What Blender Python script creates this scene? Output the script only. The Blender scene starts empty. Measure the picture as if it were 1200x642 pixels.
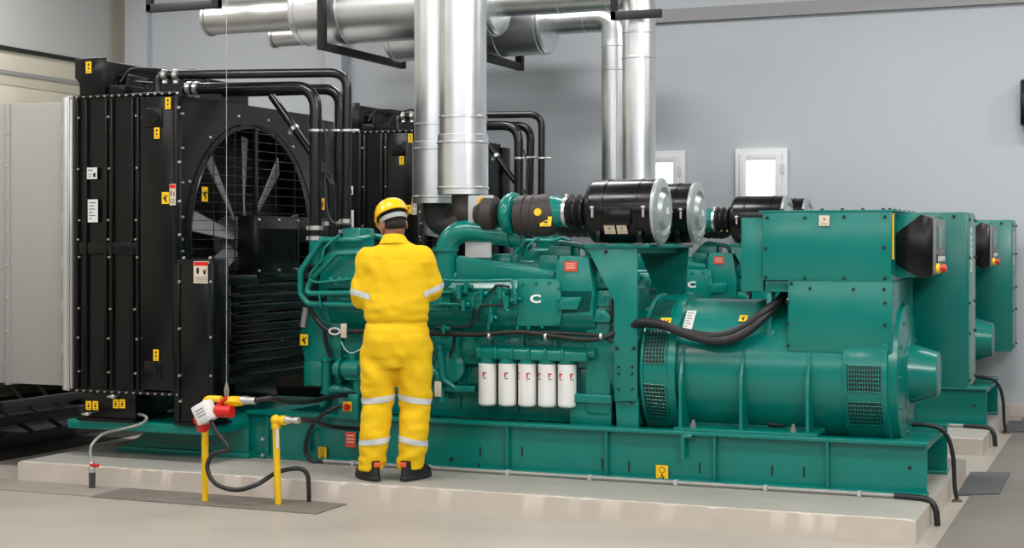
import bpy, bmesh, math, random
from mathutils import Vector, Matrix
random.seed(7)
SC = bpy.context.scene
COL = SC.collection
PI = math.pi
V = Vector

# ------------------------------------------------------------------ camera model (1200x642)
YAW = math.radians(22.2); SN, CS = math.sin(YAW), math.cos(YAW)
F = 1813.0; CZ = 1.594; HY = 285.0; CX, CY = 7.02, -8.385
def at(px, py, y):
    "point of the vertical plane Y=y that the photo shows at (px, py)"
    a = (px - 600) / F; b = (HY - py) / F
    t = (y - CY) / (a * SN + CS)
    return V((CX + t * (a * CS - SN), y, CZ + t * b))
def floor_at(px, py, z=0.0):
    a = (px - 600) / F; b = (HY - py) / F
    t = (z - CZ) / b
    return V((CX + t * (a * CS - SN), CY + t * (a * SN + CS), z))

# ------------------------------------------------------------------ materials
def lin(c):
    return tuple(((v / 255) / 12.92 if v / 255 <= 0.04045 else ((v / 255 + 0.055) / 1.055) ** 2.4) for v in c)
def mat(name, rgb, rough=0.5, metal=0.0, var=0.0, vscale=6.0, bump=0.0, bscale=40.0, emit=None, estr=0.0, coat=0.0, spec=0.5, rvar=0.0, stretch=None):
    m = bpy.data.materials.new(name); m.use_nodes = True
    nt = m.node_tree; b = nt.nodes['Principled BSDF']
    c = lin(rgb) + (1,)
    b.inputs['Base Color'].default_value = c
    b.inputs['Roughness'].default_value = rough
    b.inputs['Metallic'].default_value = metal
    b.inputs['Specular IOR Level'].default_value = spec
    if coat: b.inputs['Coat Weight'].default_value = coat; b.inputs['Coat Roughness'].default_value = 0.12
    tc = None
    if var or bump or rvar:
        tc = nt.nodes.new('ShaderNodeTexCoord')
        src = tc.outputs['Object']
        if stretch:
            mp = nt.nodes.new('ShaderNodeMapping'); mp.inputs['Scale'].default_value = stretch
            nt.links.new(src, mp.inputs['Vector']); src = mp.outputs['Vector']
    if var or rvar:
        n = nt.nodes.new('ShaderNodeTexNoise'); n.inputs['Scale'].default_value = vscale; n.inputs['Detail'].default_value = 6
        nt.links.new(src, n.inputs['Vector'])
        if var:
            mx = nt.nodes.new('ShaderNodeMix'); mx.data_type = 'RGBA'
            mx.inputs['A'].default_value = tuple(max(0, v * (1 - var)) for v in c[:3]) + (1,)
            mx.inputs['B'].default_value = tuple(min(1, v * (1 + var)) for v in c[:3]) + (1,)
            nt.links.new(n.outputs['Fac'], mx.inputs['Factor']); nt.links.new(mx.outputs['Result'], b.inputs['Base Color'])
        if rvar:
            mr = nt.nodes.new('ShaderNodeMapRange')
            mr.inputs['From Min'].default_value = .3; mr.inputs['From Max'].default_value = .7
            mr.inputs['To Min'].default_value = max(.02, rough - rvar); mr.inputs['To Max'].default_value = rough + rvar
            nt.links.new(n.outputs['Fac'], mr.inputs['Value']); nt.links.new(mr.outputs['Result'], b.inputs['Roughness'])
    if bump:
        n2 = nt.nodes.new('ShaderNodeTexNoise'); n2.inputs['Scale'].default_value = bscale; n2.inputs['Detail'].default_value = 5
        nt.links.new(src, n2.inputs['Vector'])
        bp = nt.nodes.new('ShaderNodeBump'); bp.inputs['Strength'].default_value = bump; bp.inputs['Distance'].default_value = 0.01
        nt.links.new(n2.outputs['Fac'], bp.inputs['Height']); nt.links.new(bp.outputs['Normal'], b.inputs['Normal'])
    if emit:
        b.inputs['Emission Color'].default_value = lin(emit) + (1,); b.inputs['Emission Strength'].default_value = estr
    return m
M = {}
M['teal'] = mat('teal_enamel', (0, 117, 107), .24, var=.06, vscale=3, rvar=.06)
M['black'] = mat('black_enamel', (11, 11, 13), .24, var=.12, vscale=4, rvar=.05, spec=.35)
M['black_pipe'] = mat('black_pipe_paint', (18, 18, 20), .22)
M['core'] = mat('radiator_core', (16, 16, 18), .6, bump=.4, bscale=120)
M['rubber'] = mat('black_rubber', (24, 24, 26), .5)
M['heat'] = mat('dark_heat_wrap', (52, 46, 46), .6, var=.25, vscale=8, bump=.2)
M['rust'] = mat('rusty_iron', (92, 62, 52), .75, var=.3, vscale=14)
M['fan'] = mat('grey_fan_blade', (128, 130, 132), .5)
M['galv'] = mat('galvanised_sheet', (226, 228, 230), .33, metal=.95, var=.07, vscale=3, rvar=.06, bump=.02, bscale=7)
M['galv_dull'] = mat('dull_galvanised_sheet', (178, 178, 176), .42, metal=.9, var=.12, vscale=3, rvar=.08)
M['duct'] = mat('grey_duct_sheet', (160, 160, 157), .55, metal=.25, var=.05, vscale=2)
M['zinc'] = mat('zinc_plated_steel', (214, 214, 212), .3, metal=.85)
M['filter'] = mat('white_filter_paint', (236, 236, 234), .3)
M['cap'] = mat('silver_cap', (176, 184, 186), .38, metal=.55)
M['yellow'] = mat('yellow_label', (246, 196, 8), .5)
M['ypipe'] = mat('yellow_pipe_paint', (236, 190, 14), .35, var=.05, vscale=9)
M['ink'] = mat('black_ink', (20, 18, 14), .6)
M['paper'] = mat('white_label', (214, 216, 214), .5)
M['cream'] = mat('cream_label', (214, 200, 178), .55)
M['greyink'] = mat('grey_ink', (120, 122, 122), .6)
M['red'] = mat('red_paint', (206, 30, 24), .35)
M['orange'] = mat('orange_label', (214, 74, 44), .5)
M['whiteplastic'] = mat('white_plastic', (226, 227, 226), .4)
M['greyplate'] = mat('light_grey_plate', (176, 180, 184), .45)
M['screen'] = mat('panel_screen', (70, 120, 118), .2)
M['panelgrey'] = mat('panel_grey', (120, 122, 122), .45)
M['braid'] = mat('braided_steel', (178, 178, 172), .4, metal=.8, bump=.5, bscale=300)
M['hose'] = mat('black_hose', (30, 30, 32), .42)
M['cloth'] = mat('yellow_coverall_cloth', (234, 190, 0), .85, var=.06, vscale=12, bump=.12, bscale=60)
M['reflect'] = mat('silver_reflective_tape', (208, 212, 212), .4)
M['skin'] = mat('skin', (150, 98, 74), .55)
M['hair'] = mat('black_hair', (18, 16, 15), .7, bump=.6, bscale=160)
M['helmet'] = mat('yellow_helmet_plastic', (250, 198, 6), .25, coat=.3)
M['strapgrey'] = mat('grey_helmet_band', (165, 170, 170), .5)
M['shoe'] = mat('black_shoe_leather', (24, 24, 26), .55, bump=.2, bscale=80)
M['sole'] = mat('black_shoe_sole', (34, 34, 36), .7)
M['shoeorange'] = mat('orange_shoe_lining', (226, 92, 40), .7)
M['wallp'] = mat('wall_paint', (190, 195, 201), .75, var=.025, vscale=.7, bump=.05, bscale=30)
M['brown'] = mat('brown_wall_paint', (152, 142, 132), .8, var=.04)
M['lintel'] = mat('grey_lintel_paint', (176, 177, 176), .8, var=.03, vscale=1)
M['beige'] = mat('beige_door_slats', (206, 200, 182), .6, var=.03)
M['greyline'] = mat('grey_strip', (140, 142, 142), .6)
M['blackstrip'] = mat('black_seal', (26, 26, 26), .8)
M['beam'] = mat('beam_paint', (158, 157, 158), .8, var=.02)
M['ceil'] = mat('ceiling_paint', (212, 212, 210), .8)
M['floor'] = mat('beige_floor_paint', (168, 162, 153), .42, var=.06, vscale=1.3, rvar=.1)
M['darkfloor'] = mat('grey_floor_paint', (118, 112, 106), .5, var=.06, vscale=2)
M['plate'] = mat('dark_cover_plate', (116, 111, 104), .6, var=.1)
M['platedark'] = mat('charcoal_cover_plate', (84, 84, 86), .55, var=.1)
M['plategrey'] = mat('worn_grey_cover_plate', (146, 141, 133), .6, var=.12, vscale=20)
M['concrete'] = mat('plinth_concrete', (196, 187, 176), .75, var=.12, vscale=5, bump=.25, bscale=14)
M['concretetop'] = mat('plinth_top_screed', (160, 158, 151), .6, var=.1, vscale=4, bump=.1)
M['darksteel'] = mat('dark_steel', (66, 65, 65), .45, var=.2)
M['pit'] = mat('black_floor_sheet', (22, 22, 23), .7, var=.2)
M['steelblack'] = mat('black_bracket_paint', (22, 22, 23), .55)
M['frame'] = mat('white_window_frame', (232, 234, 236), .35)
M['glow'] = mat('daylight_pane', (250, 252, 255), .2, emit=(250, 253, 255), estr=1.3)

# ------------------------------------------------------------------ mesh builder
def frame_of(d):
    d = V(d).normalized()
    a = V((0, 0, 1)) if abs(d.z) < .9 else V((1, 0, 0))
    u = d.cross(a).normalized(); v = d.cross(u).normalized()
    return d, u, v
def fillet(pts, rad, n=7):
    pts = [V(p) for p in pts]; out = [pts[0]]
    for i in range(1, len(pts) - 1):
        a, b, c = pts[i - 1], pts[i], pts[i + 1]
        d1 = (a - b); d2 = (c - b); l1, l2 = d1.length, d2.length
        d1.normalize(); d2.normalize()
        ang = d1.angle(d2)
        if ang > PI - .05: out.append(b); continue
        t = min(rad / math.tan(ang / 2), l1 * .49, l2 * .49)
        p1 = b + d1 * t; p2 = b + d2 * t
        for k in range(n + 1):
            s = k / n
            out.append((1 - s) ** 2 * p1 + 2 * s * (1 - s) * b + s * s * p2)
    out.append(pts[-1]); return out
def smoothpath(pts, n=8):
    "Catmull-Rom through points"
    P = [V(p) for p in pts]; P = [2 * P[0] - P[1]] + P + [2 * P[-1] - P[-2]]; out = []
    for i in range(1, len(P) - 2):
        for k in range(n):
            t = k / n; a, b, c, d = P[i - 1:i + 3]
            out.append(.5 * ((2 * b) + (c - a) * t + (2 * a - 5 * b + 4 * c - d) * t * t + (3 * b - a - 3 * c + d) * t ** 3))
    out.append(P[-2]); return out
class MB:
    def __init__(s): s.bm = bmesh.new(); s.mi = 0
    def m(s, i): s.mi = i; return s
    def face(s, vs):
        try:
            f = s.bm.faces.new(vs); f.material_index = s.mi; return f
        except ValueError: return None
    def box(s, x0, x1, y0, y1, z0, z1, bev=0.0, seg=2):
        return s.fbox((0, 0, 0), (1, 0, 0), (0, 1, 0), (0, 0, 1), x0, x1, y0, y1, z0, z1, bev, seg)
    def fbox(s, o, u, v, n, a0, a1, b0, b1, c0, c1, bev=0.0, seg=2):
        o, u, v, n = V(o), V(u), V(v), V(n)
        vs = [s.bm.verts.new(o + u * a + v * b + n * c) for c in (c0, c1) for b in (b0, b1) for a in (a0, a1)]
        fs = [s.face([vs[i] for i in q]) for q in ((0, 2, 3, 1), (4, 5, 7, 6), (0, 1, 5, 4), (2, 6, 7, 3), (0, 4, 6, 2), (1, 3, 7, 5))]
        if bev:
            es = list({e for f in fs for e in f.edges})
            r = bmesh.ops.bevel(s.bm, geom=es, offset=bev, segments=seg, affect='EDGES', profile=.5)
            for f in r['faces']: f.material_index = s.mi
        return s
    def ring(s, c, u, v, r, seg, ry=None):
        ry = r if ry is None else ry
        return [s.bm.verts.new(c + u * (r * math.cos(2 * PI * k / seg)) + v * (ry * math.sin(2 * PI * k / seg))) for k in range(seg)]
    def skin(s, rings, cap0=True, cap1=True):
        n = len(rings[0])
        for a, b in zip(rings, rings[1:]):
            for k in range(n): s.face([a[k], a[(k + 1) % n], b[(k + 1) % n], b[k]])
        if cap0: s.face(list(reversed(rings[0])))
        if cap1: s.face(rings[-1])
        return s
    def cyl(s, p0, p1, r0, r1=None, seg=20, caps=True):
        p0, p1 = V(p0), V(p1); r1 = r0 if r1 is None else r1
        d, u, v = frame_of(p1 - p0)
        return s.skin([s.ring(p0, u, v, r0, seg), s.ring(p1, u, v, r1, seg)], caps, caps)
    def lathe(s, o, axis, prof, seg=32, cap0=True, cap1=True):
        "prof: (distance along the axis, radius)"
        d, u, v = frame_of(axis); o = V(o)
        return s.skin([s.ring(o + d * t, u, v, max(r, 1e-4), seg) for t, r in prof], cap0, cap1)
    def tube(s, pts, r, seg=10, caps=True, rr=None):
        pts = [V(p) for p in pts]
        d, u, v = frame_of(pts[1] - pts[0]); rings = []
        for i, p in enumerate(pts):
            t = (pts[min(i + 1, len(pts) - 1)] - pts[max(i - 1, 0)]).normalized()
            u = (u - t * u.dot(t)).normalized(); v = t.cross(u)
            rad = rr[i] if rr else r
            rings.append(s.ring(p, u, v, rad, seg))
        return s.skin(rings, caps, caps)
    def prism(s, poly, axis, a0, a1, bev=0.0):
        "poly of 2-D points; axis 'x': (y,z), 'y': (x,z), 'z': (x,y)"
        def mk(p, a): return V((a, p[0], p[1])) if axis == 'x' else V((p[0], a, p[1])) if axis == 'y' else V((p[0], p[1], a))
        A = [s.bm.verts.new(mk(p, a0)) for p in poly]; B = [s.bm.verts.new(mk(p, a1)) for p in poly]
        n = len(poly); fs = [s.face(A), s.face(list(reversed(B)))]
        for k in range(n): fs.append(s.face([A[k], B[k], B[(k + 1) % n], A[(k + 1) % n]]))
        if bev:
            es = list({e for f in fs for e in f.edges})
            r = bmesh.ops.bevel(s.bm, geom=es, offset=bev, segments=2, affect='EDGES', profile=.5)
            for f in r['faces']: f.material_index = s.mi
        return s
    def ball(s, c, rx, ry=None, rz=None, seg=16, rot=None):
        ry = rx if ry is None else ry; rz = rx if rz is None else rz
        Mx = Matrix.Translation(V(c)) @ (rot.to_4x4() if rot else Matrix()) @ Matrix.Diagonal((rx, ry, rz, 1))
        r = bmesh.ops.create_uvsphere(s.bm, u_segments=seg, v_segments=max(6, seg // 2 + 2), radius=1, matrix=Mx)
        for f in {f for v in r['verts'] for f in v.link_faces}: f.material_index = s.mi
        return s
    def bolt(s, p, n, r=.009, h=.009):
        return s.cyl(V(p), V(p) + V(n) * h, r, r * .85, 8)
    def poly(s, o, u, v, n, pts, c):
        "flat polygon slab on a label frame"
        o, u, v, n = V(o), V(u), V(v), V(n)
        A = [s.bm.verts.new(o + u * a + v * b + n * c) for a, b in pts]
        return s.face(A)
    def mesh(s, name, mats, ang=38):
        bm = s.bm
        bmesh.ops.recalc_face_normals(bm, faces=bm.faces)
        for f in bm.faces: f.smooth = True
        for e in bm.edges:
            if len(e.link_faces) == 2 and e.calc_face_angle(0) > math.radians(ang): e.smooth = False
        me = bpy.data.meshes.new(name); bm.to_mesh(me); bm.free()
        for k in mats: me.materials.append(M[k] if isinstance(k, str) else k)
        return me
    def build(s, name, mats, parent=None, ang=38, label=None, kind=None):
        mats = mats if isinstance(mats, (list, tuple)) else [mats]
        o = bpy.data.objects.new(name, s.mesh(name, mats, ang)); COL.objects.link(o)
        if parent is not None:
            o.parent = parent
            if parent.parent is None: o.location = -parent.location   # meshes are written in world coordinates
        if label: o['label'] = label
        if kind: o['kind'] = kind
        return o
def tag(o, label, cat, group=None):
    o['label'] = label; o['category'] = cat
    if group: o['group'] = group
    return o
def thing(name, loc, label, cat, group=None):
    o = bpy.data.objects.new(name, None); o.empty_display_size = .2; COL.objects.link(o); o.location = loc
    return tag(o, label, cat, group)
def struct(mb, name, m, ang=38):
    o = mb.build(name, m, None, ang); o['kind'] = 'structure'; return o
def kids(o): return [c for c in list(COL.objects) if c.parent == o]
def copy_tree(o, parent=None):
    c = o.copy(); COL.objects.link(c); c.parent = parent
    for ch in kids(o): copy_tree(ch, c)
    return c
def text_mesh(txt, size, bold=0.0):
    cu = bpy.data.curves.new('lettering', 'FONT'); cu.body = txt; cu.size = size; cu.align_x = 'CENTER'; cu.align_y = 'CENTER'; cu.extrude = .0008; cu.offset = bold
    ob = bpy.data.objects.new('lettering', cu); COL.objects.link(ob)
    dg = bpy.context.evaluated_depsgraph_get(); me = bpy.data.meshes.new_from_object(ob.evaluated_get(dg))
    bpy.data.objects.remove(ob); bpy.data.curves.remove(cu)
    return me

_unit = {}
def bolts(name, m, parent, items, label=None):
    "one object per bolt head; equal ones share a mesh. items: (point, normal, radius, height)"
    for p, n, r, h in items:
        key = (name, m, round(r, 4), round(h, 4))
        if key not in _unit:
            b = MB(); b.cyl((0, 0, 0), (0, 0, h), r, r * .85, 8); _unit[key] = b.mesh(name, [m])
        o = bpy.data.objects.new(name, _unit[key]); COL.objects.link(o); o.parent = parent
        o.location = p; o.rotation_euler = V(n).to_track_quat('Z', 'Y').to_euler()

# ------------------------------------------------------------------ label plates
def decal(name, c, u, n, w, h, style, parent, label=None):
    c, u, n = V(c), V(u).normalized(), V(n).normalized(); v = n.cross(u)
    if v.z < 0: v = -v
    mb = MB(); t = .003
    base = {'y': 'yellow', 'w': 'paper', 'r': 'cream', 'o': 'orange', 'red': 'red', 'c': 'cream', 'gy': 'greyplate'}[style.split('_')[0]]
    mats = [base, 'ink', 'red', 'greyink', 'paper', 'orange']
    mb.m(0).fbox(c, u, v, n, -w / 2, w / 2, -h / 2, h / 2, 0, t)
    def P(mi, pts): mb.m(mi).poly(c, u, v, n, [(a * w, b * h) for a, b in pts], t + .0006)
    if style == 'y_hand':                                   # pictogram of a hand warned off a hazard
        P(1, [(-.3, -.05), (-.05, -.2), (.05, -.42), (.22, -.3), (.1, -.02), (.34, .2), (.28, .3), (.02, .1), (-.05, .3), (-.13, .28), (-.12, .05), (-.32, .05)])
    elif style == 'y_tri':
        for a, b in (((0, .38), (-.38, -.32)), ((-.38, -.32), (.38, -.32)), ((.38, -.32), (0, .38))):
            d = V((b[0] - a[0], b[1] - a[1])); q = V((-d.y, d.x)).normalized() * .035
            P(1, [(a[0] - q.x, a[1] - q.y), (b[0] - q.x, b[1] - q.y), (b[0] + q.x, b[1] + q.y), (a[0] + q.x, a[1] + q.y)])
        P(1, [(-.03, .14), (.05, .14), (.0, -.02), (.06, -.02), (-.02, -.24), (.0, -.08), (-.06, -.08)])
    elif style == 'y_two':
        P(1, [(-.12, .36), (.14, .36), (.2, .16), (.02, .1), (-.2, .2)]); P(1, [(-.18, -.02), (.16, 0), (.2, -.16), (-.1, -.2)])
        P(1, [(-.3, -.34), (.3, -.34), (.3, -.39), (-.3, -.39)])
    elif style == 'y_hook':
        k = 10
        ring = [(.26 * math.cos(2 * PI * i / k), .2 + .2 * math.sin(2 * PI * i / k)) for i in range(k)]
        for i in range(k):
            a, b = ring[i], ring[(i + 1) % k]
            P(1, [a, b, (b[0] * .8, .2 + (b[1] - .2) * .8), (a[0] * .8, .2 + (a[1] - .2) * .8)])
        P(1, [(-.05, -.05), (.05, -.05), (.06, -.2), (.2, -.28), (.1, -.42), (-.16, -.4), (-.2, -.26), (-.1, -.26), (-.06, -.34), (.06, -.32), (-.06, -.2)])
    elif style == 'y_box':
        P(1, [(-.3, .3), (.3, .3), (.3, .24), (-.3, .24)]); P(1, [(-.2, .1), (.2, .12), (.12, -.22), (-.14, -.2)]); P(1, [(-.3, -.3), (.3, -.3), (.3, -.35), (-.3, -.35)])
    elif style == 'w_text':
        for i, L in enumerate((.7, .5, .62, .4, .66, .3)):
            y = .38 - i * .14; P(3, [(-.38, y), (-.38 + L, y), (-.38 + L, y - .05), (-.38, y - .05)])
    elif style == 'w_plate':
        P(3, [(-.4, .32), (.1, .32), (.1, .2), (-.4, .2)]); P(1, [(.12, .02), (.38, .02), (.38, -.34), (.12, -.34)]); P(3, [(-.4, -.05), (-.02, -.05), (-.02, -.12), (-.4, -.12)]); P(3, [(-.4, -.25), (-.02, -.25), (-.02, -.32), (-.4, -.32)])
    elif style == 'r_warn':
        P(2, [(-.47, .47), (.47, .47), (.47, .3), (-.47, .3)])
        P(1, [(-.3, .2), (-.16, .22), (-.12, .05), (-.2, -.12), (-.32, -.02)]); P(1, [(.1, .2), (.2, .05), (.34, .2), (.3, -.1), (.16, -.1)])
        for i in range(3): P(3, [(-.4, -.2 - i * .09), (.4, -.2 - i * .09), (.4, -.24 - i * .09), (-.4, -.24 - i * .09)])
    elif style == 'o_text':
        for i in range(3): P(4, [(-.36, .3 - i * .22), (.36, .3 - i * .22), (.36, .24 - i * .22), (-.36, .24 - i * .22)])
    elif style == 'c_text':
        P(3, [(-.1, .25), (.05, .3), (.12, .05), (-.06, -.05)]); P(3, [(-.3, -.25), (.3, -.25), (.3, -.32), (-.3, -.32)])
    elif style == 'gy_hand':
        P(1, [(-.25, .3), (.1, .2), (.2, -.1), (-.1, -.3), (-.2, 0)])
    return mb.build(name, mats, parent, label=label)

XP, YM, ZP = (1, 0, 0), (0, -1, 0), (0, 0, 1)
WARN = 'warning_label'

# ================================================================== GENERATOR SET
G = thing('generator_set', (3.0, 1.28, .13), 'near teal diesel generator set with black radiator, behind the worker in yellow', 'generator', 'teal generator sets on concrete plinths')
YC = 1.28
def mir(y): return 2 * YC - y

# ---- skid
SF = .728; SB = 1.832
mb = MB()
def channel(y, sgn):
    "C-section rail, web set back from the flanges"
    a, b = (y, y + sgn * .12); lo, hi = min(a, b), max(a, b)
    mb.box(1.33, 5.87, lo, hi, .13, .152, .004); mb.box(1.33, 5.87, lo, hi, .425, .45, .005)
    w = y + sgn * .045; mb.box(1.335, 5.865, min(w, w + sgn * .014), max(w, w + sgn * .014), .15, .427)
    for x in (1.34, 1.50, 2.60, 3.265, 3.93, 4.62, 5.3):
        mb.box(x - .006, x + .006, min(y + sgn * .006, w), max(y + sgn * .006, w), .15, .427)
channel(SF, 1); channel(SB, -1)
mb.box(5.2, 5.86, SF + .1, SB - .1, .395, .427); mb.box(1.34, 1.5, SF + .1, SB - .1, .2, .43)
for x in (2.3, 3.3, 4.2): mb.box(x, x + .14, SF + .05, SB - .05, .2, .42)
# radiator bearer at the left end
mb.box(.17, 1.33, .31, 2.25, .325, .388, .006)
mb.box(.32, 1.4, .66, 1.9, .13, .165, .004); mb.box(.5, 1.36, .78, 1.78, .16, .33)
mb.prism([(.36, .165), (1.36, .165), (1.36, .33), (.62, .33)], 'y', .72, .735)
mb.prism([(.36, .165), (1.36, .165), (1.36, .33), (.62, .33)], 'y', 1.82, 1.835)
skid = mb.build('skid_base', 'teal', G)
for px in (498,):
    pass
for i, (px, py) in enumerate([(358, 520), (800, 527)]):
    p = at(px, py, SF)
    e = MB(); path = fillet([p + V((.06, 0, .085)), p + V((.0, 0, .085)), p + V((-.0, 0, -.06))], .05)
    e.tube(path, .016, 8); e.build('lifting_hook', 'teal', skid)
bolts('skid_bolt', 'zinc', skid, [(at(px, py, SF - .002), YM, .014, .02) for px, py in [(309, 514), (309, 533)]])
for px, py in [(737, 546), (820, 548), (905, 551), (942, 553), (706, 543), (563, 529), (561, 548), (612, 529)]:
    hl = MB(); p = at(px, py, SF + .044); hl.box(p.x - .005, p.x + .005, SF + .042, SF + .046, p.z - .03, p.z + .03); hl.build('slot_hole', 'ink', skid)
bolts('round_hole', 'ink', skid, [(at(1066, 548, SF + .044), YM, .012, .002), (at(529, 538, SF + .043), YM, .014, .004)])
decal(WARN, at(378, 531, SF + .03), XP, YM, .062, .085, 'y_hook', skid, 'yellow lifting point label at the left of the skid')
decal(WARN, at(776, 554, SF + .03), XP, YM, .078, .095, 'y_hook', skid, 'yellow lifting point label in the middle of the skid')

# ---- radiator
RX0, RX1, RY0, RY1, RZ0, RZ1 = .25, 1.06, .30, 2.26, .60, 2.585
FZ, FR, FY = 1.62, .80, 1.27
mb = MB()
mb.box(RX0, .80, RY0 + .012, RY1 - .012, RZ0, RZ1, .004)                     # core block
mb.box(RX0 + .02, RX1 - .02, RY0 + .01, RY0 + .02, RZ0, RZ1)                # near side sheet
mb.box(.8, RX1 - .005, RY0 + .01, RY0 + .03, RZ0, RZ1); mb.box(.8, RX1 - .005, RY1 - .03, RY1 - .01, RZ0, RZ1)
mb.box(.8, RX1 - .005, RY0 + .02, RY1 - .02, RZ1 - .02, RZ1); mb.box(.8, RX1 - .005, RY0 + .02, RY1 - .02, RZ0, RZ0 + .02)
for x in (RX0 + .012, .335, .50, .545, .715, .76):                          # vertical pressed ribs on the near side
    mb.box(x - .012, x + .012, RY0 - .012, RY0 + .015, RZ0 + .01, RZ1 - .01, .003)
mb.box(RX0, .74, RY0 - .006, RY0 + .015, 1.515, 1.60, .004)
mb.box(.775, RX1, RY0 - .004, RY0 + .015, RZ0 + .01, RZ1 - .01, .003)
mb.box(RX0 - .02, RX1 + .01, RY0 - .012, RY0 + .03, RZ0 - .022, RZ0, .003); mb.box(RX0 - .02, RX1 + .01, RY0 - .012, RY0 + .03, RZ1, RZ1 + .018, .003)
# flange with two hole bosses
for px, py in ((183, 138), (182, 434)):
    p = at(px, py, RY0); mb.box(p.x - .08, p.x + .055, RY0 - .012, RY0, p.z - .065, p.z + .065, .004)
    mb.cyl(p + V((0, -.02, 0)), p + V((0, 0, 0)), .034, None, 16)
radiator = mb.build('radiator', 'black', G)
# shroud plate with the round fan opening
mb = MB(); n = 72
inner_f = []; outer_f = []; inner_b = []
for k in range(n):
    a = 2 * PI * (k + .5) / n; ca, sa = math.cos(a), math.sin(a)
    inner_f.append(mb.bm.verts.new((RX1, FY + FR * ca, FZ + FR * sa))); inner_b.append(mb.bm.verts.new((RX1 - .14, FY + FR * ca, FZ + FR * sa)))
    hy, hz = (RY1 - RY0) / 2, (RZ1 - RZ0) / 2; cy, cz = (RY0 + RY1) / 2, (RZ0 + RZ1) / 2
    ts = []
    for (d, lim0, lim1, c0) in ((ca, RY0, RY1, FY), (sa, RZ0, RZ1, FZ)):
        if d > 1e-6: ts.append((lim1 - c0) / d)
        elif d < -1e-6: ts.append((lim0 - c0) / d)
    t = min(ts); outer_f.append(mb.bm.verts.new((RX1, FY + t * ca, FZ + t * sa)))
for k in range(n):
    j = (k + 1) % n
    mb.face([inner_f[k], inner_f[j], outer_f[j], outer_f[k]]); mb.face([inner_f[k], inner_b[k], inner_b[j], inner_f[j]])
mb.box(RX1 - .01, RX1 + .03, RY1 - .012, RY1 + .16, RZ0 + .1, RZ1 - .03, .003)   # far edge flange
mb.box(RX1 - .02, RX1 + .012, RY0 - .008, RY0 + .05, RZ0, RZ1, .003)
mb.box(RX1, RX1 + .02, RY0 + .05, RY1, 1.36, 1.41, .002); mb.box(RX1, RX1 + .02, RY0 + .05, RY1 - .1, 1.20, 1.23, .002)
shroud = mb.build('fan_shroud', 'black', radiator)
mb = MB(); mb.box(.80, .815, RY0 + .04, RY1 - .04, RZ0 + .03, RZ1 - .03)
for k in range(40): z = RZ0 + .05 + k * .048; mb.box(.815, .823, RY0 + .05, RY1 - .05, z, z + .012)
mb.build('radiator_core', 'core', radiator)
# fan
mb = MB()
for k in range(9):
    a = 2 * PI * k / 9 + .15
    u = V((0, math.cos(a), math.sin(a))); w = V((0, -math.sin(a), math.cos(a)))
    rows = []
    for r, ch, tw in ((.15, .10, .7), (.3, .12, .55), (.5, .15, .45), (.74, .19, .38)):
        c = V((.975, FY, FZ)) + u * r; d = w * math.cos(tw) + V((1, 0, 0)) * math.sin(tw); nn = d.cross(u).normalized() * .006
        rows.append([mb.bm.verts.new(c - d * ch / 2 - nn), mb.bm.verts.new(c + d * ch / 2 - nn), mb.bm.verts.new(c + d * ch / 2 + nn), mb.bm.verts.new(c - d * ch / 2 + nn)])
    mb.skin(rows)
mb.lathe((.83, FY, FZ), (1, 0, 0), [(0, .17), (.08, .17), (.12, .12), (.16, .06)], 28)
fan = mb.build('cooling_fan', 'fan', radiator)
# guard of wires
mb = MB(); gx = RX1 + .025
for k in range(-12, 13):
    z = k * .064
    hw = math.sqrt(max(0, (FR + .03) ** 2 - z * z))
    if hw > .05: mb.cyl((gx, FY - hw, FZ + z), (gx, FY + hw, FZ + z), .0028, None, 6)
for k in (-.55, -.28, .28, .55):
    hw = math.sqrt((FR + .02) ** 2 - k * k); mb.cyl((gx - .004, FY + k, FZ - hw), (gx - .004, FY + k, FZ + hw), .0035, None, 6)
mb.box(gx - .012, gx + .008, FY - .03, FY + .01, FZ + .1, FZ + .8, .002)
mb.tube([V((gx, FY + (FR + .03) * math.cos(2 * PI * k / 48), FZ + (FR + .03) * math.sin(2 * PI * k / 48))) for k in range(49)], .006, 6, False)
mb.build('fan_guard', 'black', radiator)
mb = MB()                                                                  # finned fan drive box on the guard
mb.box(1.08, 1.24, 1.02, 1.62, 1.37, 1.79, .012)
for k in range(17): y = 1.06 + k * .032; mb.box(1.24, 1.25, y, y + .012, 1.46, 1.7)
mb.box(1.06, 1.24, .62, 1.03, 1.30, 1.375, .006); mb.box(1.06, 1.2, 1.6, 2.2, 1.6, 1.79, .006); mb.box(1.06, 1.22, .6, .7, .7, 1.35, .004)
mb.box(1.07, 1.16, .74, 2.1, .66, .70, .003)
for k in range(9): z = .74 + k * .072; mb.box(1.072, 1.092, .95, 2.05, z, z + .058, .006)
mb.build('fan_drive_guard', 'black', radiator)
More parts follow.
